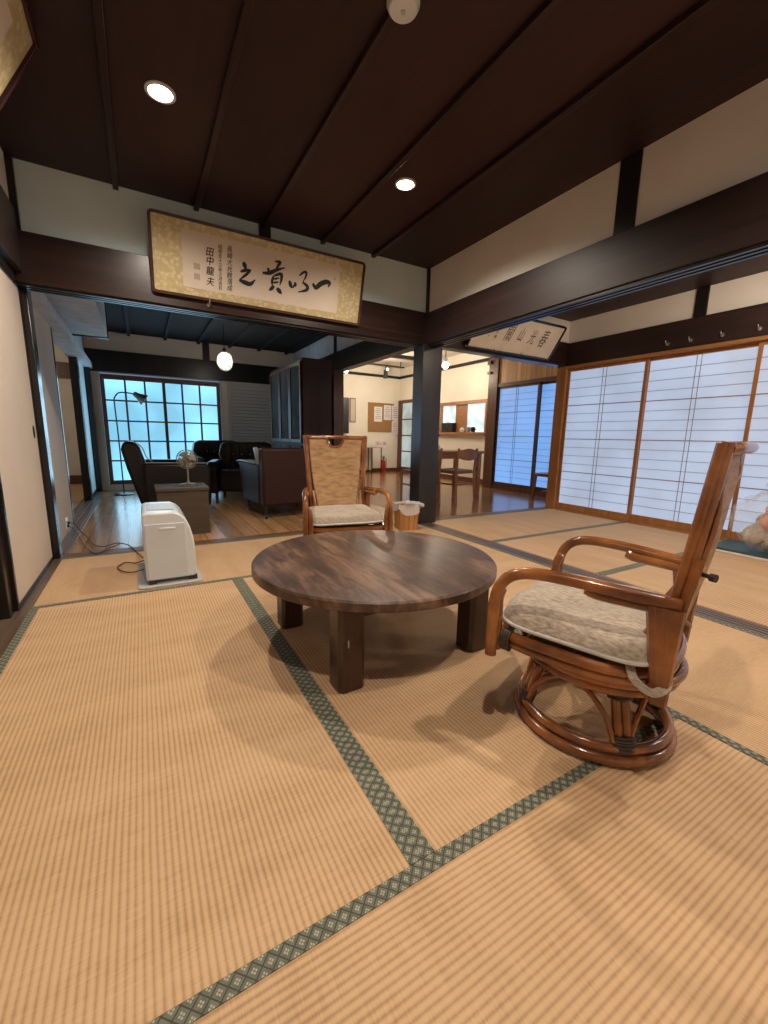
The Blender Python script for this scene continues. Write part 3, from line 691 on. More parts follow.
# hooks
def hook(loc, rz, label, grp, mat='chrome'):
    t = thing('coat_hook', label, 'hook', loc, rz, grp)
    t.scale = (1.3, 1.3, 1.3)
    MB().cyl((0, -.004, 0), (0, 0, 0), .013).make('back_plate', mat, t)
    MB().tube(crom([(0, -.004, 0), (0, -.022, -.004), (0, -.034, .0095), (0, -.036, .020)]), .0035, 8).make('prong', mat, t)
    return t
for px, y in enumerate((2.32, 2.12, 1.87, 1.61)):
    hook((4.546, y, 1.82), PI / 2 * -1, ['metal hook farthest along the beam over the paper screens', 'second metal hook from the far end of the beam over the paper screens', 'third metal hook along the beam over the paper screens', 'nearest metal hook on the beam over the paper screens'][px], 'hooks on the beam above the paper screens')
hook((3.32, 3.462, 1.80), 0, 'bright metal hook under the left part of the smaller calligraphy frame', 'hooks holding the smaller calligraphy frame')
hook((3.72, 3.462, 1.80), 0, 'bright metal hook under the middle of the smaller calligraphy frame', 'hooks holding the smaller calligraphy frame')
hook((.50, 3.431, 1.79), 0, 'small metal hook on the dark beam under the long calligraphy frame', 'hooks holding the long calligraphy frame')

# ------------------------------------------------------------------ lights
def downlight(x, y, z, label, group, power, r=.052, mat='lamp_disc', col=(1, .87, .73), spot=True, size=2.7):
    t = thing('downlight', label, 'ceiling light', (x, y, z), 0, group)
    MB().lathe([(r + .014, 0), (r + .014, -.006), (r, -.008), (r, -.001)], seg=32, cap=False).make('trim_ring', 'white_plastic', t)
    MB().lathe([(r, -.002), (r * .9, -.005), (.001, -.006)], seg=32, cap=True).make('lens', mat, t)
    ld = bpy.data.lights.new('downlight_lamp', 'SPOT'); ld.energy = power; ld.color = col; ld.spot_size = size; ld.spot_blend = .6; ld.shadow_soft_size = .035
    lo = bpy.data.objects.new('downlight_lamp', ld); C.objects.link(lo); lo.location = (x, y, z - .03); lo.parent = t; lo.location = (0, 0, -.03)
    return t
DG = 'round recessed lights in the tatami room ceiling'
P1 = 77
downlight(.198, 2.475, CZ, 'round recessed ceiling light on the left, above the heater side', DG, P1)
downlight(1.55, 2.465, CZ, 'round recessed ceiling light on the right, near the black corner pillar', DG, P1)
downlight(.19, .25, CZ, 'round recessed ceiling light above the left foreground', DG, P1)
downlight(1.52, .25, CZ, 'round recessed ceiling light above the nearer rattan chair', DG, P1 * .8)
def area(x, y, z, sx, sy, power, col, rot=(0, 0, 0), name='lamp_glow'):
    ld = bpy.data.lights.new(name, 'AREA'); ld.shape = 'RECTANGLE'; ld.size = sx; ld.size_y = sy; ld.energy = power; ld.color = col
    lo = bpy.data.objects.new(name, ld); C.objects.link(lo); lo.location = (x, y, z); lo.rotation_euler = rot; return lo
def point(x, y, z, power, col, r=.05, name='lamp_point'):
    ld = bpy.data.lights.new(name, 'POINT'); ld.energy = power; ld.color = col; ld.shadow_soft_size = r
    lo = bpy.data.objects.new(name, ld); C.objects.link(lo); lo.location = (x, y, z); return lo
point(3.62, 1.17, CZ2 - .18, 26, (1, .85, .68), .06)
point(3.45, -.45, CZ2 - .18, 36, (1, .85, .68), .06)
# smoke alarm
t = thing('smoke_alarm', 'round white smoke alarm on the dark ceiling', 'smoke alarm', (.928, 1.520, CZ - .026))
MB().lathe([(.056, .026), (.056, .0), (.060, -.001), (.060, -.012), (.050, -.028), (.02, -.032), (.001, -.032)], seg=32).make('alarm_body', 'white_plastic', t)
MB().lathe([(.009, -.031), (.009, -.035), (.001, -.035)], seg=12).make('test_button', 'grey_plastic', t)
# living room pendant: clear ribbed globe
t = thing('pendant_lamp', 'glowing glass globe pendant hanging before the far beam', 'pendant lamp', (1.06, 6.15, 1.83))
MB().ball((0, 0, .02), .035, .035, .05).make('bulb', 'bulb', t)
MB().ball((0, 0, 0), .10, .10, .12, 16, 10).make('glass_globe', 'clear_glass', t)
mb = MB()
for k in range(6):
    a = PI * k / 6; mb.tube([(.102 * math.cos(a) * math.sin(q), .102 * math.sin(a) * math.sin(q), .122 * math.cos(q)) for q in [2 * PI * j / 20 for j in range(20)]], .0025, 6, True)
mb.tube([(.102 * math.cos(2 * PI * j / 24), .102 * math.sin(2 * PI * j / 24), 0) for j in range(24)], .0025, 6, True); mb.make('wire_cage', 'brass', t)
MB().cyl((0, 0, .12), (0, 0, .17), .025, .02).make('lamp_cap', 'black', t)
MB().cyl((0, 0, .17), (0, 0, .47), .004, .004, 8).make('lamp_cord', 'black', t)
point(1.06, 6.15, 1.87, 17, (1, .88, .72), .04)
# dining room lights
t = thing('dining_downlight', 'bright round ceiling lamp right of the black pillar in the dining room', 'ceiling light', (5.0, 6.40, 2.20))
MB().ball((0, 0, 0), .06).make('bulb', 'bulb', t)
MB().cyl((0, 0, .05), (0, 0, .12), .035, .045).make('lamp_holder', 'white_plastic', t)
MB().cyl((0, 0, .12), (0, 0, .335), .008).make('stem', 'black', t)
point(5.0, 6.40, 2.05, 27, (1, .83, .62), .06)
t = thing('track_spotlight', 'black spotlight on a ceiling track above the notice board', 'spotlight', (5.0, 8.6, 2.30))
MB().box(-.7, .5, -.015, .015, .17, .20).make('track', 'black', t)
MB().cyl((0, 0, .17), (0, 0, .09), .012).make('stem', 'black', t)
MB().cyl((0, 0, .09), (0, .02, -.10), .045, .05).make('lamp_head', 'black', t)
MB().ball((.02, -.04, .10), .028).make('glow_joint', 'spot_face', t)  # ball at the joint made to glow like the lamp face
for x in (-.6, .4): MB().cyl((x, 0, .18), (x, 0, .30), .01).make('track_hanger', 'black', t)
point(4.6, 8.0, 2.0, 44, (1, .86, .68), .06)
t = thing('wall_spotlight', 'small glowing spotlight beside the reddish post', 'spotlight', (3.47, 7.6, 2.14))
MB().cyl((0, 0, .0), (.06, -.05, -.06), .03, .035).make('lamp_head', 'spot_face', t)
MB().cyl((0, 0, 0), (-.0, 0, .46), .008).make('stem', 'black', t)

# ------------------------------------------------------------------ round table
t = thing('round_table', 'low round dark stained wooden table with thick square legs', 'table', (.852, 1.53, 0))
R_, zt = .518, .357
MB().lathe([(R_ - .03, zt - .042), (R_ - .006, zt - .040), (R_, zt - .035), (R_, zt - .008), (R_ - .006, zt - .001), (R_ - .012, zt)], seg=128).make('tabletop', 'table', t)
for sx, sy in ((-1, -1), (1, -1), (1, 1), (-1, 1)):
    cx, cy, a, c = sx * .290 + .010 - (.028 if sx < 0 < sy else 0), sy * .292 - .018 - (.022 if sx < 0 < sy else 0), .050, .014
    poly = [(-a, -a + c), (-a + c, -a), (a - c, -a), (a, -a + c), (a, a - c), (a - c, a), (-a + c, a), (-a, a - c)]
    lg = MB().prism(poly, (cx, cy, 0.002), (1, 0, 0), (0, 1, 0), (0, 0, zt - .044)).make('leg', 'table_leg', t, bevel=.002)
    if sx < 0 and sy < 0:
        MB().prism([(0, 0), (.003, .004), (.003, .026), (0, .032), (-.002, .02)], (cx - .018, cy - a - .0012, .165), (1, 0, 0), (0, 0, 1), (0, .0008, 0)).make('scratch_mark', 'grey_paint', lg)
MB().box(-.24, .24, -.325, -.285, .25, .315).box(-.24, .24, .285, .325, .25, .315).box(-.305, -.27, -.25, .25, .25, .315).box(.27, .305, -.25, .25, .25, .315).make('apron', 'table_leg', t, bevel=.003)

# ------------------------------------------------------------------ rattan swivel chair
def superell(a, b, n, k, N_=48):
    th = 2 * PI * k / N_; c, s = math.cos(th), math.sin(th)
    return a * math.copysign(abs(c) ** (2 / n), c), b * math.copysign(abs(s) ** (2 / n), s)
def make_rattan(label, loc, rz):
    t = thing('rattan_swivel_chair', label, 'chair', loc, rz, 'rattan swivel armchairs around the round table')
    # base rings
    mb = MB()
    for z, r, q in ((.020, .217, .016), (.050, .209, .014)): mb.tube([(.036 + r * math.cos(2 * PI * k / 48), r * math.sin(2 * PI * k / 48) - .006, z) for k in range(48)], q, 12, True)
    for k in range(4): a = PI / 4 + k * PI / 2; mb.cyl((.036 + .216 * math.cos(a), .216 * math.sin(a) - .006, .0025), (.036 + .216 * math.cos(a), .216 * math.sin(a) - .006, .012), .012)
    mb.make('base_ring', 'rattan', t)
    mb = MB()
    for z, r, q in ((.236, .196, .015), (.262, .208, .014)): mb.tube([(r * math.cos(2 * PI * k / 48), r * math.sin(2 * PI * k / 48) - .018, z) for k in range(48)], q, 12, True)
    mb.lathe([(.19, .222), (.19, .246), (.05, .25)], seg=32)
    mb.make('swivel_ring', 'rattan', t)
    for k in range(4):
        a = PI / 4 + k * PI / 2 - .12; ca, sa = math.cos(a), math.sin(a); e = Vector((-sa, ca, 0)) * .012
        p = Vector((.150 * ca, .150 * sa - .01, .228)); q = Vector((.036 + .205 * ca, .205 * sa - .006, .046))
        lg = MB().tube([p + e, q + e], .0135, 10).tube([p - e, q - e], .0135, 10).make('leg', 'rattan', t)
        for f0, f1 in ((.02, .2), (.78, .97)):
            mb = MB()
            for j in range(5):
                c = p.lerp(q, f0 + (f1 - f0) * j / 4)
                mb.tube([c + Vector((-sa * .03 * math.cos(w) + ca * .018 * math.sin(w), ca * .03 * math.cos(w) + sa * .018 * math.sin(w), 0)) for w in [2 * PI * i / 12 for i in range(12)]], .0045, 6, True)
            mb.make('cane_binding', 'binding', lg)
        # arched cane to next leg
        a2 = a + PI / 2; pts = []
        for j in range(13):
            u = j / 12; an = a + .10 + (PI / 2 - .20) * u; hgt = .07 + .135 * math.sin(PI * u) ** .55; rr = .196 - .035 * math.sin(PI * u)
            pts.append(((rr * math.cos(an)) + .02, rr * math.sin(an) - .006, hgt))
        MB().tube(pts, .008, 8).make('arched_cane', 'rattan', t)
    # seat frame
    mb = MB()
    for z, a_, b_, q in ((.314, .240, .212, .015), (.289, .236, .208, .013)):
        mb.tube([(x, y - .0, z) for x, y in [superell(a_, b_, 5.5 if k <= 24 else 2.6, k) for k in range(48)]], q, 10, True)
    for y in (-.12, 0, .12): mb.tube([(-.22, y, .306), (.22, y, .306)], .010, 8)
    mb.make('seat_frame', 'rattan', t)
    for s in (-1, 1):
        X = lambda p: [(s * a, b, c) for a, b, c in p]
        arm = MB().tube(crom(X([(.262, .205, .255), (.262, .205, .37), (.262, .203, .42), (.261, .188, .472), (.259, .150, .508), (.253, .085, .522), (.240, -.03, .521), (.222, -.14, .514), (.207, -.215, .509)]), 6), .0165, 12)
        arm.tube(crom(X([(.232, .205, .262), (.232, .205, .37), (.238, .203, .42), (.246, .190, .458)]), 5), [.0145] * 15 + [.006], 10)
        arm.tube(crom(X([(.228, -.02, .506), (.225, -.04, .498), (.221, -.08, .495), (.210, -.16, .493), (.200, -.215, .490)]), 5), [.006] + [.015] * 20, 10)
        ar = arm.make('armrest', 'rattan', t)
        mb = MB()
        for j in range(4): mb.tube([(s * .240 + .018 * math.cos(w), .160 + j * .007, .303 + .028 * math.sin(w)) for w in [2 * PI * i / 12 for i in range(12)]], .0045, 6, True)
        mb.make('cane_binding', 'binding', ar)
        # fan shaped rear support
        mb = MB()
        for y1_ in (-.166, -.178, -.190, -.202, -.212): mb.tube(X([(.214, -.200 + (y1_ + .19) * .25, .262), (.216, -.196 + (y1_ + .19) * .55, .37), (.214, y1_, .500)]), [.013, .015, .017], 8)
        mb.make('arm_support', 'rattan', t)
        mb = MB()
        mb.tube(X([(.168, -.196, .34), (.183, -.218, .55), (.206, -.252, .874)]), .0122, 12)
        mb.tube(X([(.176, -.180, .36), (.191, -.206, .55), (.213, -.242, .871)]), .0105, 12)
        mb.tube(crom(X([(.150, -.12, .34), (.158, -.165, .42), (.165, -.20, .50)]), 5), .013, 10)
        mb.make('back_stile', 'rattan', t)
        mb = MB().tube(X([(.176, -.175, .25), (.184, -.205, .42), (.194, -.236, .62)]), .0125, 10).tube(crom(X([(.186, -.238, .60), (.184, -.252, .72), (.190, -.244, .85)]), 5), .006, 10)
        mb.make('recline_strut', 'rattan', t)
        if s < 0: MB().cyl((s * .17, -.215, .585), (s * .200, -.262, .585), .005).cyl((s * .198, -.258, .585), (s * .203, -.268, .585), .009).make('recline_knob', 'black', t)
    # back panel with a hand notch, bowed to the rear
    def pf(u, v):
        x = (u - .5) * 2; w_ = .132 + .052 * v + .008 * math.sin(v * PI)
        z = .375 + .475 * v
        top = .062 * math.sqrt(max(0, 1 - (x * w_ / .060) ** 2)) if abs(x * w_) < .060 else 0
        z -= top * max(0, (v - .75) / .25)
        y = -.190 - .064 * v - .012 * math.sin(PI * v) * (1 - .3 * x * x) - .014 * (1 - x * x)
        return (x * w_, y, z)
    MB().grid(40, 28, pf).make('woven_back', 'cane', t, solidify=.012, smooth=60)
    MB().tube([Vector(pf(k / 30, 1)) + Vector((0, 0, .004)) for k in range(31)], .009, 8).make('notch_edge', 'rattan', t)
    MB().tube(crom([(-.204, -.252, .860), (-.15, -.272, .862), (0, -.288, .862), (.15, -.272, .862), (.204, -.252, .860)], 8), .013, 10).make('top_rail', 'rattan', t)
    # cushion
    a_, b_ = .238, .212
    def cf(top):
        def g(u, v):
            th = 2 * PI * u; c, s = math.cos(th), math.sin(th); n = 6
            ex, ey = math.copysign(abs(c) ** (2 / n), c), math.copysign(abs(s) ** (2 / n), s)
            r = v
            x, y = a_ * ex * r, b_ * ey * r + .008
            e = max(0, 1 - r ** (9 if top else 5)) ** .5
            hgt = (.056 if top else -.022) * e * (1 + (.10 * math.sin(x * 26 + 1) * math.sin(y * 23) if top else 0))
            if top: hgt -= .010 * math.exp(-((x - .02) ** 2 + (y - .02) ** 2) / .0006) + .004 * math.exp(-(y + .02 - .1 * x) ** 2 / .0002)
            return (x, y, .352 + hgt + (.004 * math.cos(3 * th) * r * r))
        return g
    cu = MB().grid(64, 16, cf(True)).grid(64, 16, cf(False)).make('cushion', 'linen', t, smooth=80)
    pts = []
    for k in range(64): pts.append(cf(True)(k / 64, 1.0))
    MB().tube(pts, .0055, 8, True).make('piping', 'piping', cu)
    for s in (-1, 1): MB().tube(crom([(s * .205, -.13, .345), (s * .236, -.15, .315), (s * .244, -.19, .300), (s * .215, -.212, .315), (s * .18, -.20, .34)], 5), .011, 8, squash=.45).make('tie_strap', 'linen', cu)
    return t
ch = make_rattan('brown rattan swivel armchair with linen cushion, the nearer one seen from its side', (1.150, .690, 0), math.radians(18.5))
dup(ch, (1.105, 2.425, 0), math.radians(167), 'brown rattan swivel armchair facing the viewer behind the round table, showing its woven back')

# ------------------------------------------------------------------ heater
t = thing('heater', 'white electric heater cabinet standing on a grey tray beside the dark wood floor', 'heater', (.10, 2.82, .0105))
prof = [(-.13, .022), (.125, .022), (.134, .06), (.134, .19), (.127, .26), (.112, .325), (.090, .375), (.065, .402), (.03, .416), (-.10, .418), (-.125, .410), (-.13, .39)]
MB().prism(prof, (0, -.21, 0), (1, 0, 0), (0, 0, 1), (0, .43, 0)).make('body', 'white_plastic', t, bevel=.010)
sp_ = [(-.118, .03), (.086, .03), (.086, .335), (.078, .352), (-.118, .352)]
pn = MB().prism(sp_, (0, -.2165, 0), (1, 0, 0), (0, 0, 1), (0, .008, 0)).make('side_panel', 'white_panel', t, bevel=.002)
MB().box(-.045, .035, -.2235, -.2155, .318, .330).make('handle', 'white_plastic', pn, bevel=.002)
MB().box(.131, .1365, -.15, .16, .05, .16).make('air_outlet', 'grey_plastic', t, bevel=.003)
MB().box(-.10, .04, -.12, .12, .417, .4215).make('control_panel', 'grey_plastic', t, bevel=.002)
MB().box(.09, .135, -.21, -.17, .003, .024).box(-.12, -.08, -.21, -.17, .003, .024).box(.09, .135, .17, .2, .003, .024).box(-.12, -.08, .17, .2, .003, .024).make('feet', 'black_matte', t)
poly = []
for cx, cy, s in ((.132, .26, 0), (-.145, .26, 1), (-.145, -.215, 2), (.132, -.215, 3)):
    for k in range(6): a = (s + k / 5) * PI / 2; poly.append((cx + .03 * math.cos(a), cy + .03 * math.sin(a)))
o = MB().prism(poly, (.10, 2.82, .0015), (1, 0, 0), (0, 1, 0), (0, 0, .010)).make('heater_tray', 'grey_plastic', bevel=.003)
tag(o, 'pale grey rounded floor tray under the white heater', 'tray')
o = MB().tube(crom([(-.592, 4.40, .09), (-.55, 4.38, .075), (-.50, 4.30, .02), (-.44, 4.10, .0095), (-.37, 3.80, .0095), (-.30, 3.70, .0095), (-.22, 3.78, .0095), (-.14, 3.66, .0095), (-.08, 3.40, .01), (-.045, 3.05, .06)], 6), .004, 8).tube(crom([(-.592, 4.34, .07), (-.55, 4.30, .05), (-.49, 4.10, .0095), (-.40, 3.68, .0095), (-.33, 3.50, .0095), (-.25, 3.66, .0095), (-.20, 3.76, .006)], 6), .0035, 8).tube(crom([(-.04, 3.02, .05), (-.09, 3.12, .012), (-.15, 3.17, .0095), (-.19, 3.07, .0095), (-.15, 2.95, .012), (-.10, 2.90, .016), (-.04, 2.88, .03)], 6), .004, 8).make('power_cord', 'cord')
tag(o, 'thin brown power cord looping from wall socket to the white heater', 'cord')
t = thing('wall_socket', 'small white socket low on the pale wall beyond the left post', 'socket', (-.605, 4.36, .09))
MB().box(0, .008, -.035, .045, -.05, .05).make('cover_plate', 'white_plastic', t, bevel=.002)
MB().box(.008, .022, .015, .04, -.012, .012).box(.008, .022, -.03, -.008, -.03, -.008).make('plug', 'black', t, bevel=.002)

# ------------------------------------------------------------------ bin
t = thing('waste_bin', 'small wooden slatted waste bin lined with a clear bag by the black pillar', 'waste bin', (2.155, 3.27, .0), math.radians(-12))
a, b = .082, .098; mb = MB()
def frust(mb, a, b, z0, z1, th):
    vs = [(-a, -a, z0), (a, -a, z0), (a, a, z0), (-a, a, z0), (-b, -b, z1), (b, -b, z1), (b, b, z1), (-b, b, z1)]
    a2, b2 = a - th, b - th
    vs += [(-a2, -a2, z0 + th), (a2, -a2, z0 + th), (a2, a2, z0 + th), (-a2, a2, z0 + th), (-b2, -b2, z1), (b2, -b2, z1), (b2, b2, z1), (-b2, b2, z1)]
    fs = [(3, 2, 1, 0), (8, 9, 10, 11)]
    for k in range(4):
        k2 = (k + 1) % 4; fs += [(k, k2, 4 + k2, 4 + k), (8 + k2, 8 + k, 12 + k, 12 + k2), (4 + k, 4 + k2, 12 + k2, 12 + k)]
    return mb.add(vs, fs)
frust(mb, a, b, .002, .235, .012).make('bin_body', 'bin_wood', t)
random.seed(7)
def lf(u, v):
    th = 2 * PI * u; c, s = math.cos(th), math.sin(th); n = 5
    ex, ey = math.copysign(abs(c) ** (2 / n), c), math.copysign(abs(s) ** (2 / n), s)
    w_ = .006 * math.sin(th * 9) + .005 * math.sin(th * 5 + 1)
    if v < .35: r = .080 + .02 * v / .35; z = .15 + .095 * v / .35
    elif v < .6: r = .102 + .01 * math.sin((v - .35) / .25 * PI); z = .245 + .006
    else: r = .106 + w_ + .012 * (v - .6) / .4; z = .245 - (.06 + .03 * math.sin(th * 3)) * (v - .6) / .4
    return (ex * r, ey * r, z + w_ * .6 * v)
MB().grid(72, 12, lf).make('bag_liner', 'bin_liner', t)
MB().ball((.0, -.04, .262), .03, .02, .022, 12, 8, lambda a, b: 1 + .2 * math.sin(4 * b)).tube(crom([(.02, -.05, .26), (.07, -.08, .262), (.11, -.10, .25), (.14, -.10, .235)]), [.016, .018, .02, .02, .018, .016] * 3 + [.01], 8).make('bag_knot', 'bin_liner', t)

# ------------------------------------------------------------------ clear bag on green board
t = thing('green_board', 'flat dark green board lying on the tatami by the paper screens', 'board', (4.20, 1.12, .0025))
MB().box(-.16, .29, -.55, .44, 0, .028).make('board_panel', 'teal', t, bevel=.006)
MB().box(-.175, -.16, -.55, .44, 0, .012).make('pale_edge', 'white_matte', t)
t = thing('plastic_bag', 'large clear plastic bag of orange and beige cloth on the green board', 'bag', (4.25, 1.19, .034))
def bw(th, ph): return 1 + .06 * math.sin(5 * ph + 2 * math.sin(3 * th)) + .04 * math.sin(11 * ph + 4 * th) + .03 * math.sin(17 * th)
_b = MB().ball((0, 0, .235), .235, .27, .245, 64, 40, bw); _b.v = [(x, y, max(z, .001 + .0004 * math.sin(40 * x))) for x, y, z in _b.v]
_b.tube([(0, 0, .45), (.01, .02, .50), (-.03, .05, .55)], [.05, .025, .06], 12).make('plastic_film', 'plastic_film', t, smooth=80)
k_ = 0
for (x, y, z, r, mt) in ((-.07, -.08, .33, .12, 'glove'), (-.02, -.15, .26, .10, 'glove'), (-.12, -.04, .25, .09, 'glove'), (-.02, .08, .14, .085, 'cloth_beige'), (-.05, -.02, .09, .085, 'cloth_beige'), (-.09, .10, .11, .07, 'cloth_beige'), (.06, .03, .22, .10, 'cloth_beige'), (.05, -.1, .11, .09, 'cloth_beige')):
    MB().ball((x, y, z), r, r * 1.15, r * .8, 28, 18, lambda th, ph, q=k_: 1 + .12 * math.sin(4 * ph + q) * math.sin(3 * th) + .06 * math.sin(9 * ph + 5 * th)).make('folded_cloth', mt, t, smooth=80)
    k_ += 1

# ------------------------------------------------------------------ living room furniture
def padded(x0, x1, y0, y1, z0, z1): return B(x0, x1, y0, y1, z0, z1)
def legs4(t, xa, xb, ya, yb, h, mat='cabinet', r=.022):
    for x in (xa, xb):
        for y in (ya, yb): MB().cyl((x, y, -.012), (x, y, h), r * .7, r).make('leg', mat, t)
# left armchair, side on, facing right
t = thing('leather_armchair', 'black leather armchair seen side on before the bright lattice window', 'armchair', (.24, 5.15, 0), 0)
back = MB().prism([(-.28, .12), (-.38, .50), (-.42, .70), (-.40, .77), (-.33, .785), (-.26, .74), (-.20, .52), (-.12, .36), (-.05, .30), (-.05, .12)], (0, -.26, 0), (1, 0, 0), (0, 0, 1), (0, .56, 0))
back.make('backrest', 'leather', t, bevel=.03)
MB().box(-.12, .36, -.24, .28, .12, .40).make('seat', 'leather', t, bevel=.04)
for y in (-.36, .26): MB().prism([(-.24, .10), (.38, .10), (.40, .50), (.34, .56), (-.24, .57)], (0, y, 0), (1, 0, 0), (0, 0, 1), (0, .12, 0)).make('armrest', 'leather', t, bevel=.03)
MB().tube(crom([(-.30, -.262, .775), (-.235, -.262, .72), (-.20, -.262, .62), (-.15, -.262, .575)]), .006, 6).tube([(-.22, -.365, .572), (.34, -.365, .562)], .006, 6).make('edge_highlight', 'leather_pale', t)  # pale tubes paint a highlight along the headrest and arm edges
legs4(t, -.2, .32, -.3, .32, .12)
# armchair with buttoned back, facing us
def tufted(name, label, loc, rz):
    t = thing(name, label, 'armchair', loc, rz, None)
    MB().prism([(-.30, .40), (-.36, .60), (-.33, .74), (-.25, .77), (.25, .77), (.33, .74), (.36, .60), (.30, .40)], (0, .10, 0), (1, 0, 0), (0, 0, 1), (0, .16, 0)).make('backrest', 'leather', t, bevel=.03)
    mb = MB()
    for r_ in range(3):
        for k in range(5 - r_ % 2): mb.ball((-.22 + .11 * k + (.055 if r_ % 2 else 0), .09, .52 + .08 * r_), .012, .008, .012, 8, 6)
    mb.make('buttons', 'leather_pale', t)
    mb = MB()
    for k in range(5): x = -.22 + .11 * k; mb.tube([(x, .095, .44), (x + .008, .085, .58), (x - .004, .095, .73)], [.02, .035, .02], 8)
    mb.make('tufted_folds', 'leather', t)
    MB().box(-.28, .28, -.36, .14, .14, .42).make('seat', 'leather', t, bevel=.04)
    for s in (-1, 1): MB().prism([(-.42, .12), (.14, .12), (.14, .50), (-.10, .54), (-.36, .52), (-.43, .46)], (s * .36 - .07, .06, 0), (0, 1, 0), (0, 0, 1), (.14, 0, 0)).make('armrest', 'leather', t, bevel=.035)
    legs4(t, -.32, .32, -.3, .2, .14)
    return t
tufted('leather_armchair', 'black buttoned leather armchair facing the viewer at the far window', (1.05, 6.92, 0), math.radians(6))
tufted('leather_armchair', 'dark leather armchair mostly hidden behind the reddish brown one, by the cabinet', (1.20, 5.80, 0), math.radians(-20))
# reddish armchair seen from behind
t = thing('leather_armchair', 'reddish brown leather armchair turned away, its tall flat back toward the viewer', 'armchair', (1.40, 4.60, 0), math.radians(4))
MB().box(-.36, .33, -.28, -.14, .13, .735).make('backrest', 'leather_red', t, bevel=.025)
MB().box(-.30, .26, -.14, .42, .14, .40).make('seat', 'leather_red', t, bevel=.03)
for s in (-1, 1):
    x = -.37 if s < 0 else .23
    ar = MB().prism([(-.16, .13), (.46, .13), (.50, .30), (.58, .50), (.62, .545), (.50, .565), (-.16, .565)], (x, 0, 0), (0, 1, 0), (0, 0, 1), (.10, 0, 0)).make('armrest', 'leather_red', t, bevel=.02)
    MB().prism([(-.10, .566), (.50, .566), (.62, .548), (.64, .558), (.50, .580), (-.10, .580)], (x - .02, 0, 0), (0, 1, 0), (0, 0, 1), (.14, 0, 0)).make('arm_pad', 'leather_pale', ar, bevel=.005)
MB().prism([(-.37, .56), (-.355, .56), (-.355, .72), (-.375, .745), (-.40, .73)], (0, -.16, 0), (1, 0, 0), (0, 0, 1), (0, .06, 0)).make('pale_edge_roll', 'leather_pale', t, bevel=.006)
mb = MB()
for x in (-.32, .28):
    for y in (-.22, .40): MB().cyl((x, y, .03), (x, y, .14), .016, .02).cyl((x - .012, y, .012), (x + .012, y, .012), .024, .024).make('caster_leg', 'black', t)
# box stool with desk fan
t = thing('wooden_box', 'plain dark brown wooden box stool behind the white heater', 'box', (.285, 4.13, 0))
MB().box(-.20, .20, -.20, .20, -.010, .378).make('box_body', 'crate_wood', t, bevel=.003)
MB().box(-.21, .21, -.21, .21, .378, .405).make('lid', 'crate_wood', t, bevel=.004)
t = thing('desk_fan', 'small round grey metal desk fan standing on the brown box', 'fan', (.345, 4.10, .406), math.radians(8))
MB().lathe([(.078, 0), (.078, .0095), (.06, .018), (.016, .026), (.012, .04)], seg=32).make('base', 'brass', t)
MB().cyl((0, 0, .02), (0, 0, .18), .007).make('pole', 'brass', t)
MB().cyl((0, .05, .235), (0, .0, .235), .03, .04).make('motor', 'bronze', t)
g_ = MB()
for r in (.085, .07, .055, .04, .025): g_.tube([(r * math.cos(2 * PI * k / 28), -.035 + .25 * r, .235 + r * math.sin(2 * PI * k / 28)) for k in range(28)], .0022, 6, True)
for k in range(16): a = 2 * PI * k / 16; g_.tube([(.012 * math.cos(a), -.035, .235 + .012 * math.sin(a)), (.085 * math.cos(a), -.012, .235 + .085 * math.sin(a)), (.080 * math.cos(a), .03, .235 + .080 * math.sin(a))], .0018, 5)
g_.tube([(.082 * math.cos(2 * PI * k / 28), .03, .235 + .082 * math.sin(2 * PI * k / 28)) for k in range(28)], .003, 6, True).make('grille', 'brass', t)
mb = MB()
for k in range(4):
    a = k * PI / 2 + .4
    mb.grid(6, 4, lambda u, v, a=a: ((.012 + .06 * v) * math.cos(a + (u - .5) * (.9 + .5 * v)), .004 + .022 * (u - .5), .235 + (.012 + .06 * v) * math.sin(a + (u - .5) * (.9 + .5 * v))))
mb.make('blades', 'fan_grille', t, solidify=.002)
# floor lamp
t = thing('floor_lamp', 'thin black arched floor lamp with a bell shaped metal shade at the window', 'floor lamp', (-.26, 6.95, -.012))
MB().lathe([(.13, 0), (.13, .012), (.11, .022), (.015, .03)], seg=32).make('base', 'black', t)
MB().tube(crom([(0, 0, .02), (-.005, 0, .8), (-.015, 0, 1.28), (.0, 0, 1.36), (.05, 0, 1.415), (.14, 0, 1.42), (.22, 0, 1.41)], 6), .009, 8).make('pole', 'black', t)
sh = MB().lathe([(.022, .02), (.035, 0), (.045, -.05), (.075, -.11), (.088, -.14), (.084, -.14), (.07, -.108), (.04, -.05), (.028, 0)], seg=28, cap=False).make('lamp_shade', 'brass', t)
sh.location = (.235, 0, 1.41); sh.rotation_euler = (0, math.radians(-55), 0)
# cabinet
t = thing('display_cabinet', 'tall dark wooden cabinet with glass doors standing behind the armchairs', 'cabinet', (2.08, 6.2, 0))
MB().box(-.32, .06, -1.16, .24, -.012, 1.80).make('cabinet_body', 'cabinet', t, bevel=.004)
for y0, y1 in ((-1.13, -.70), (-.68, -.24), (-.22, .22)):
    g2 = MB().box(-.332, -.322, y0, y1, .80, 1.74).make('glass_door', 'cabinet_glass', t)
    MB().box(-.345, -.322, y0, y0 + .035, .78, 1.76).box(-.345, -.322, y1 - .035, y1, .78, 1.76).box(-.345, -.322, y0 + .035, y1 - .035, .78, .82).box(-.345, -.322, y0 + .035, y1 - .035, 1.72, 1.76).make('door_frame', 'red_wood', g2)
    MB().box(-.340, -.321, y0, y1, .06, .74).make('lower_door', 'cabinet', t, bevel=.003)
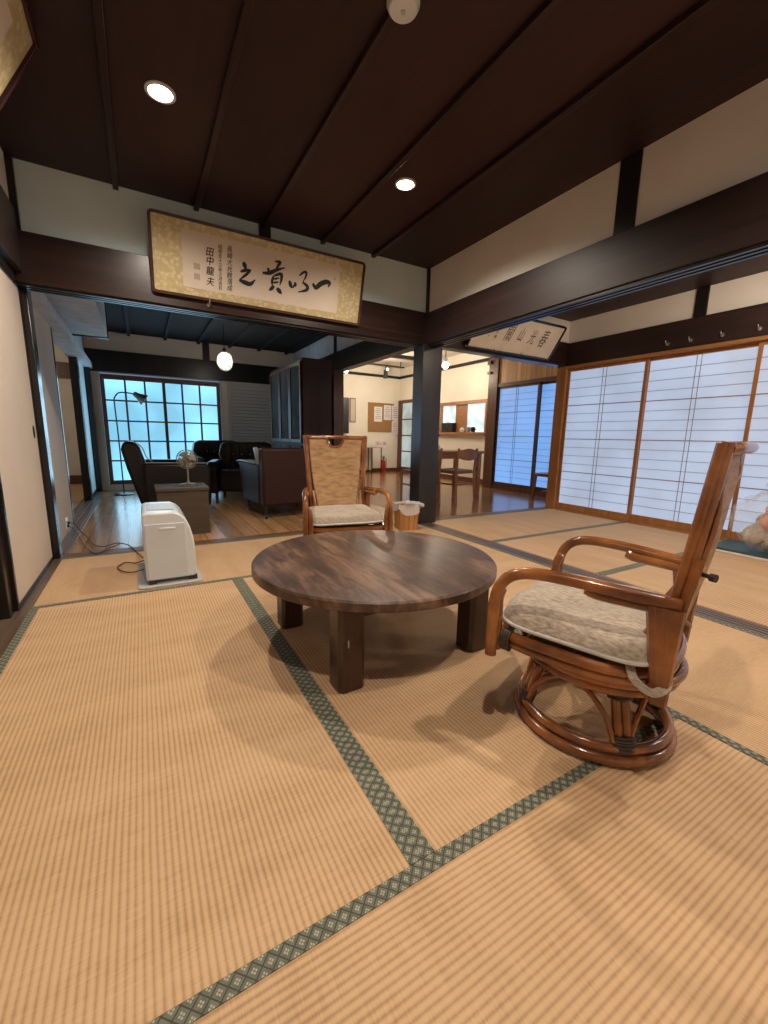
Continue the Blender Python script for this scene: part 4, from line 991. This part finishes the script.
# low round side table between far armchairs
t = thing('side_table', 'small round dark wooden side table near the grey blind', 'side table', (1.72, 7.15, 0))
MB().lathe([(.20, .47), (.22, .475), (.22, .495), (.21, .50)], seg=40).make('tabletop', 'cabinet', t)
for k in range(3): a = 2 * PI * k / 3; MB().cyl((.14 * math.cos(a), .14 * math.sin(a), -.012), (.09 * math.cos(a), .09 * math.sin(a), .47), .014).make('leg', 'cabinet', t)

# ------------------------------------------------------------------ dining furniture
t = thing('dining_table', 'light brown wooden dining table partly hidden by the black pillar', 'table', (4.20, 5.17, -.012))
MB().box(-.50, .42, -.32, .32, .655, .695).make('tabletop', 'oak', t, bevel=.006)
for x in (-.44, .36):
    for y in (-.27, .27): MB().box(x - .03, x + .03, y - .03, y + .03, 0, .655).make('leg', 'oak', t)
for y in (-.285, .26): MB().box(-.41, .33, y, y + .025, .58, .655).make('apron', 'oak', t)
def dining_chair(label, loc, rz):
    t = thing('dining_chair', label, 'chair', loc, rz, 'wooden dining chairs')
    MB().box(-.20, .20, -.19, .20, .40, .425).make('seat_frame', 'chair_wood', t, bevel=.004)
    MB().box(-.19, .19, -.17, .19, .425, .45).make('seat_pad', 'seat_grey', t, bevel=.012)
    for s in (-1, 1):
        MB().tube([(s * .185, .18, 0), (s * .185, .18, .40)], .018, 10).make('leg', 'chair_wood', t)
        MB().tube([(s * .19, -.22, 0), (s * .19, -.19, .42), (s * .185, -.23, .75)], .017, 10).make('leg', 'chair_wood', t)
    def bf(u, v):
        x = (u - .5) * .37; z = .735 - .115 * v - .035 * v * (1 - (2 * u - 1) ** 2) - .012 * math.cos(2 * PI * u) * (1 - v); return (x, -.22 - .03 * (1 - (2 * u - 1) ** 2), z)
    MB().grid(16, 6, bf).make('backrest', 'chair_wood', t, solidify=.016)
    MB().box(-.18, .18, -.20, -.185, .24, .262).box(-.19, -.17, -.18, .18, .24, .262).box(.17, .19, -.18, .18, .24, .262).make('stretcher', 'chair_wood', t)
    return t
c0 = dining_chair('brown wooden dining chair with curved back, to the right of the black pillar', (3.84, 4.60, -.012), math.radians(8))
dup(c0, (3.28, 4.66, -.012), math.radians(-4), 'brown wooden dining chair half hidden by the black pillar, dark seat showing')
t = thing('wooden_stool', 'low brown wooden stool behind the light shoji post', 'stool', (5.22, 4.05, -.012))
MB().box(-.20, .20, -.17, .17, .355, .40).make('seat', 'chair_wood', t, bevel=.008)
for x in (-.17, .17):
    for y in (-.14, .14): MB().bar((x * 1.1, y * 1.1, 0), (x, y, .355), .035, .035, (0, 1, 0)).make('leg', 'chair_wood', t)
MB().box(-.17, .17, -.02, .02, .12, .145).make('stretcher', 'chair_wood', t)
t = thing('tissue_box', 'small white covered pot standing on the dining table', 'pot', (3.86, 5.1, .6845))
MB().lathe([(.05, 0), (.07, .02), (.075, .05), (.06, .085), (.02, .10), (.001, .10)], seg=24).make('pot_body', 'white_matte', t); t.name = 'covered_pot'
MB().ball((0, 0, .108), .014).make('lid_knob', 'white_matte', t)
# on hatch sill
t = thing('microwave', 'black box shaped microwave on the serving hatch sill', 'microwave', (XD + .0, 7.30, 1.0), 0)
MB().box(-.09, .04, -.19, .19, 0, .20).make('case', 'black', t, bevel=.006)
MB().box(-.094, -.09, -.10, .17, .03, .17).make('door', 'cabinet_glass', t)
tag(MB().lathe([(.035, 0), (.05, .03), (.05, .06), (.03, .085), (.012, .10)], (XD - .03, 6.86, 1.0), 20).make('jar', 'white_matte'), 'small white rounded jar on the hatch sill beside the microwave', 'jar')
for y, lb in ((6.66, 'dark mug on the hatch sill, the one next to the white jar'), (6.52, 'dark mug on the hatch sill, nearest the paper screens')):
    t = thing('mug', lb, 'mug', (XD - .03, y, 1.0), 0, 'dark mugs on the hatch sill')
    MB().lathe([(.036, 0), (.042, .01), (.042, .105), (.038, .105), (.036, .012)], seg=20).make('cup', 'print_grey' if y > 6.6 else 'leather_red', t)
    MB().tube([(0, -.042, .085), (0, -.07, .075), (0, -.07, .035), (0, -.042, .025)], .006, 6).make('handle', 'black', t)
# notice board
t = thing('notice_board', 'brown cork notice board on the cream dining room wall', 'notice board', (0, YD, 0))
MB().box(4.98, 5.70, -.014, -.001, 1.01, 1.70).make('cork_panel', 'cork', t)
MB().box(4.965, 4.98, -.02, -.001, .995, 1.715).box(5.70, 5.715, -.02, -.001, .995, 1.715).box(4.98, 5.70, -.02, -.001, .995, 1.01).box(4.98, 5.70, -.02, -.001, 1.70, 1.715).make('board_frame', 'oak', t)
def notice(x0, x1, z0, z1, label, mt, dy=.0):
    t = thing('notice', label, 'notice', (0, YD, 0), 0, 'printed notices around the cork board')
    MB().box(x0, x1, -.022 - dy, -.0205 - dy, z0, z1).make('sheet', mt, t)
    mb = MB(); n = 6
    for k in range(n):
        z = z1 - .05 - (z1 - z0 - .08) * k / n; w_ = (x1 - x0) * (.7 if k % 3 else .45)
        mb.box((x0 + x1) / 2 - w_ / 2, (x0 + x1) / 2 + w_ / 2, -.0235 - dy, -.022 - dy, z - .008, z + .006)
    mb.make('printed_lines', 'print_grey', t)
notice(5.14, 5.37, 1.25, 1.62, 'white notice pinned alone in the middle of the cork board', 'paper', -.006)
notice(5.42, 5.64, 1.30, 1.67, 'pinkish notice at the top of the cork board, left of a matching pair', 'paper_pink', -.006)
notice(5.655, 5.88, 1.30, 1.67, 'pinkish notice at the upper right corner overhanging the cork board', 'paper_pink')
notice(5.66, 5.86, .93, 1.28, 'pale notice below the pair, hanging beside the lower edge of the board', 'paper_pink')
# fire extinguisher sign and extinguisher
t = thing('fire_sign', 'small white sign with red characters above the fire extinguisher', 'sign', (0, YD, 0))
MB().box(5.19, 5.52, -.006, -.001, .60, .80).make('sign_plate', 'paper', t)
mb = MB(); put_text(mb, '消火器', .105, (0, -.0075, 0), (1, 0, 0), (0, 0, 1), 5.355, .70); mb.make('sign_text', 'sign_red', t, smooth=0)
t = thing('fire_extinguisher', 'small red fire extinguisher on the floor under the white sign', 'fire extinguisher', (5.33, 9.22, -.012))
t.scale = (.85, .85, .85)
MB().lathe([(.065, 0), (.07, .01), (.07, .30), (.055, .35), (.025, .37), (.02, .40)], seg=24).make('cylinder', 'red', t)
MB().cyl((0, 0, .39), (0, 0, .44), .022).box(-.015, .015, -.09, .05, .44, .455).box(-.012, .012, -.08, .03, .47, .482).make('valve', 'black', t)
MB().tube(crom([(.02, 0, .42), (.10, 0, .38), (.105, 0, .22), (.085, 0, .12)]), .009, 8).make('hose', 'black', t)
# folding desk
t = thing('folding_desk', 'white topped desk with dark legs against the cream wall left of the extinguisher', 'desk', (4.80, 8.95, -.012))
MB().box(-.62, .22, -.25, .28, .62, .65).make('desktop', 'grey_plastic', t, bevel=.004)
for x in (-.42, -.16, .19):
    for y in (-.22, .24): MB().box(x - .009, x + .009, y - .009, y + .009, 0, .62).make('leg', 'black', t)
MB().box(-.40, .19, .255, .265, .06, .61).make('back_panel', 'white_matte', t)
# tv and small picture
t = thing('television', 'thin black television seen nearly edge on beside the reddish post', 'television', (4.27, 9.30, 1.36), 0)
MB().box(-.12, .12, -.02, .02, -.42, .42).make('screen', 'black', t, bevel=.004)
MB().box(-.05, .05, .02, .10, -.1, .1).make('wall_mount', 'black_matte', t)
t = thing('picture_frame', 'small brown picture frame on the cream wall next to the television', 'picture', (4.54, 9.40, 1.50), 0)
MB().box(-.08, .08, -.02, -.001, -.29, .29).make('frame', 'red_wood', t, bevel=.003)
MB().box(-.062, .062, -.023, -.018, -.27, .27).make('picture', 'calli_paper', t)

# ------------------------------------------------------------------ daylight from the window, point lights in the left rooms
area(.37, YF - .08, .9, 1.5, 1.4, 15, (.50, .78, 1), (-PI / 2, 0, 0), 'window_daylight')
point(-1.7, 6.6, 2.0, 22, (1, .86, .66), .08, 'back_room_fill')  # unseen fill added to brighten the small back room
point(-1.3, 1.0, 2.0, 8, (1, .8, .6), .08, 'corridor_point')  # bare point light in the corridor, no fixture
w = bpy.data.worlds.new('world'); SC.world = w; w.use_nodes = True
w.node_tree.nodes['Background'].inputs[0].default_value = (.5, .6, .8, 1); w.node_tree.nodes['Background'].inputs[1].default_value = .3
SC.view_settings.view_transform = 'Standard'; SC.view_settings.look = 'None'; SC.view_settings.exposure = 0; SC.view_settings.gamma = 1; SC.view_settings.use_curve_mapping = False
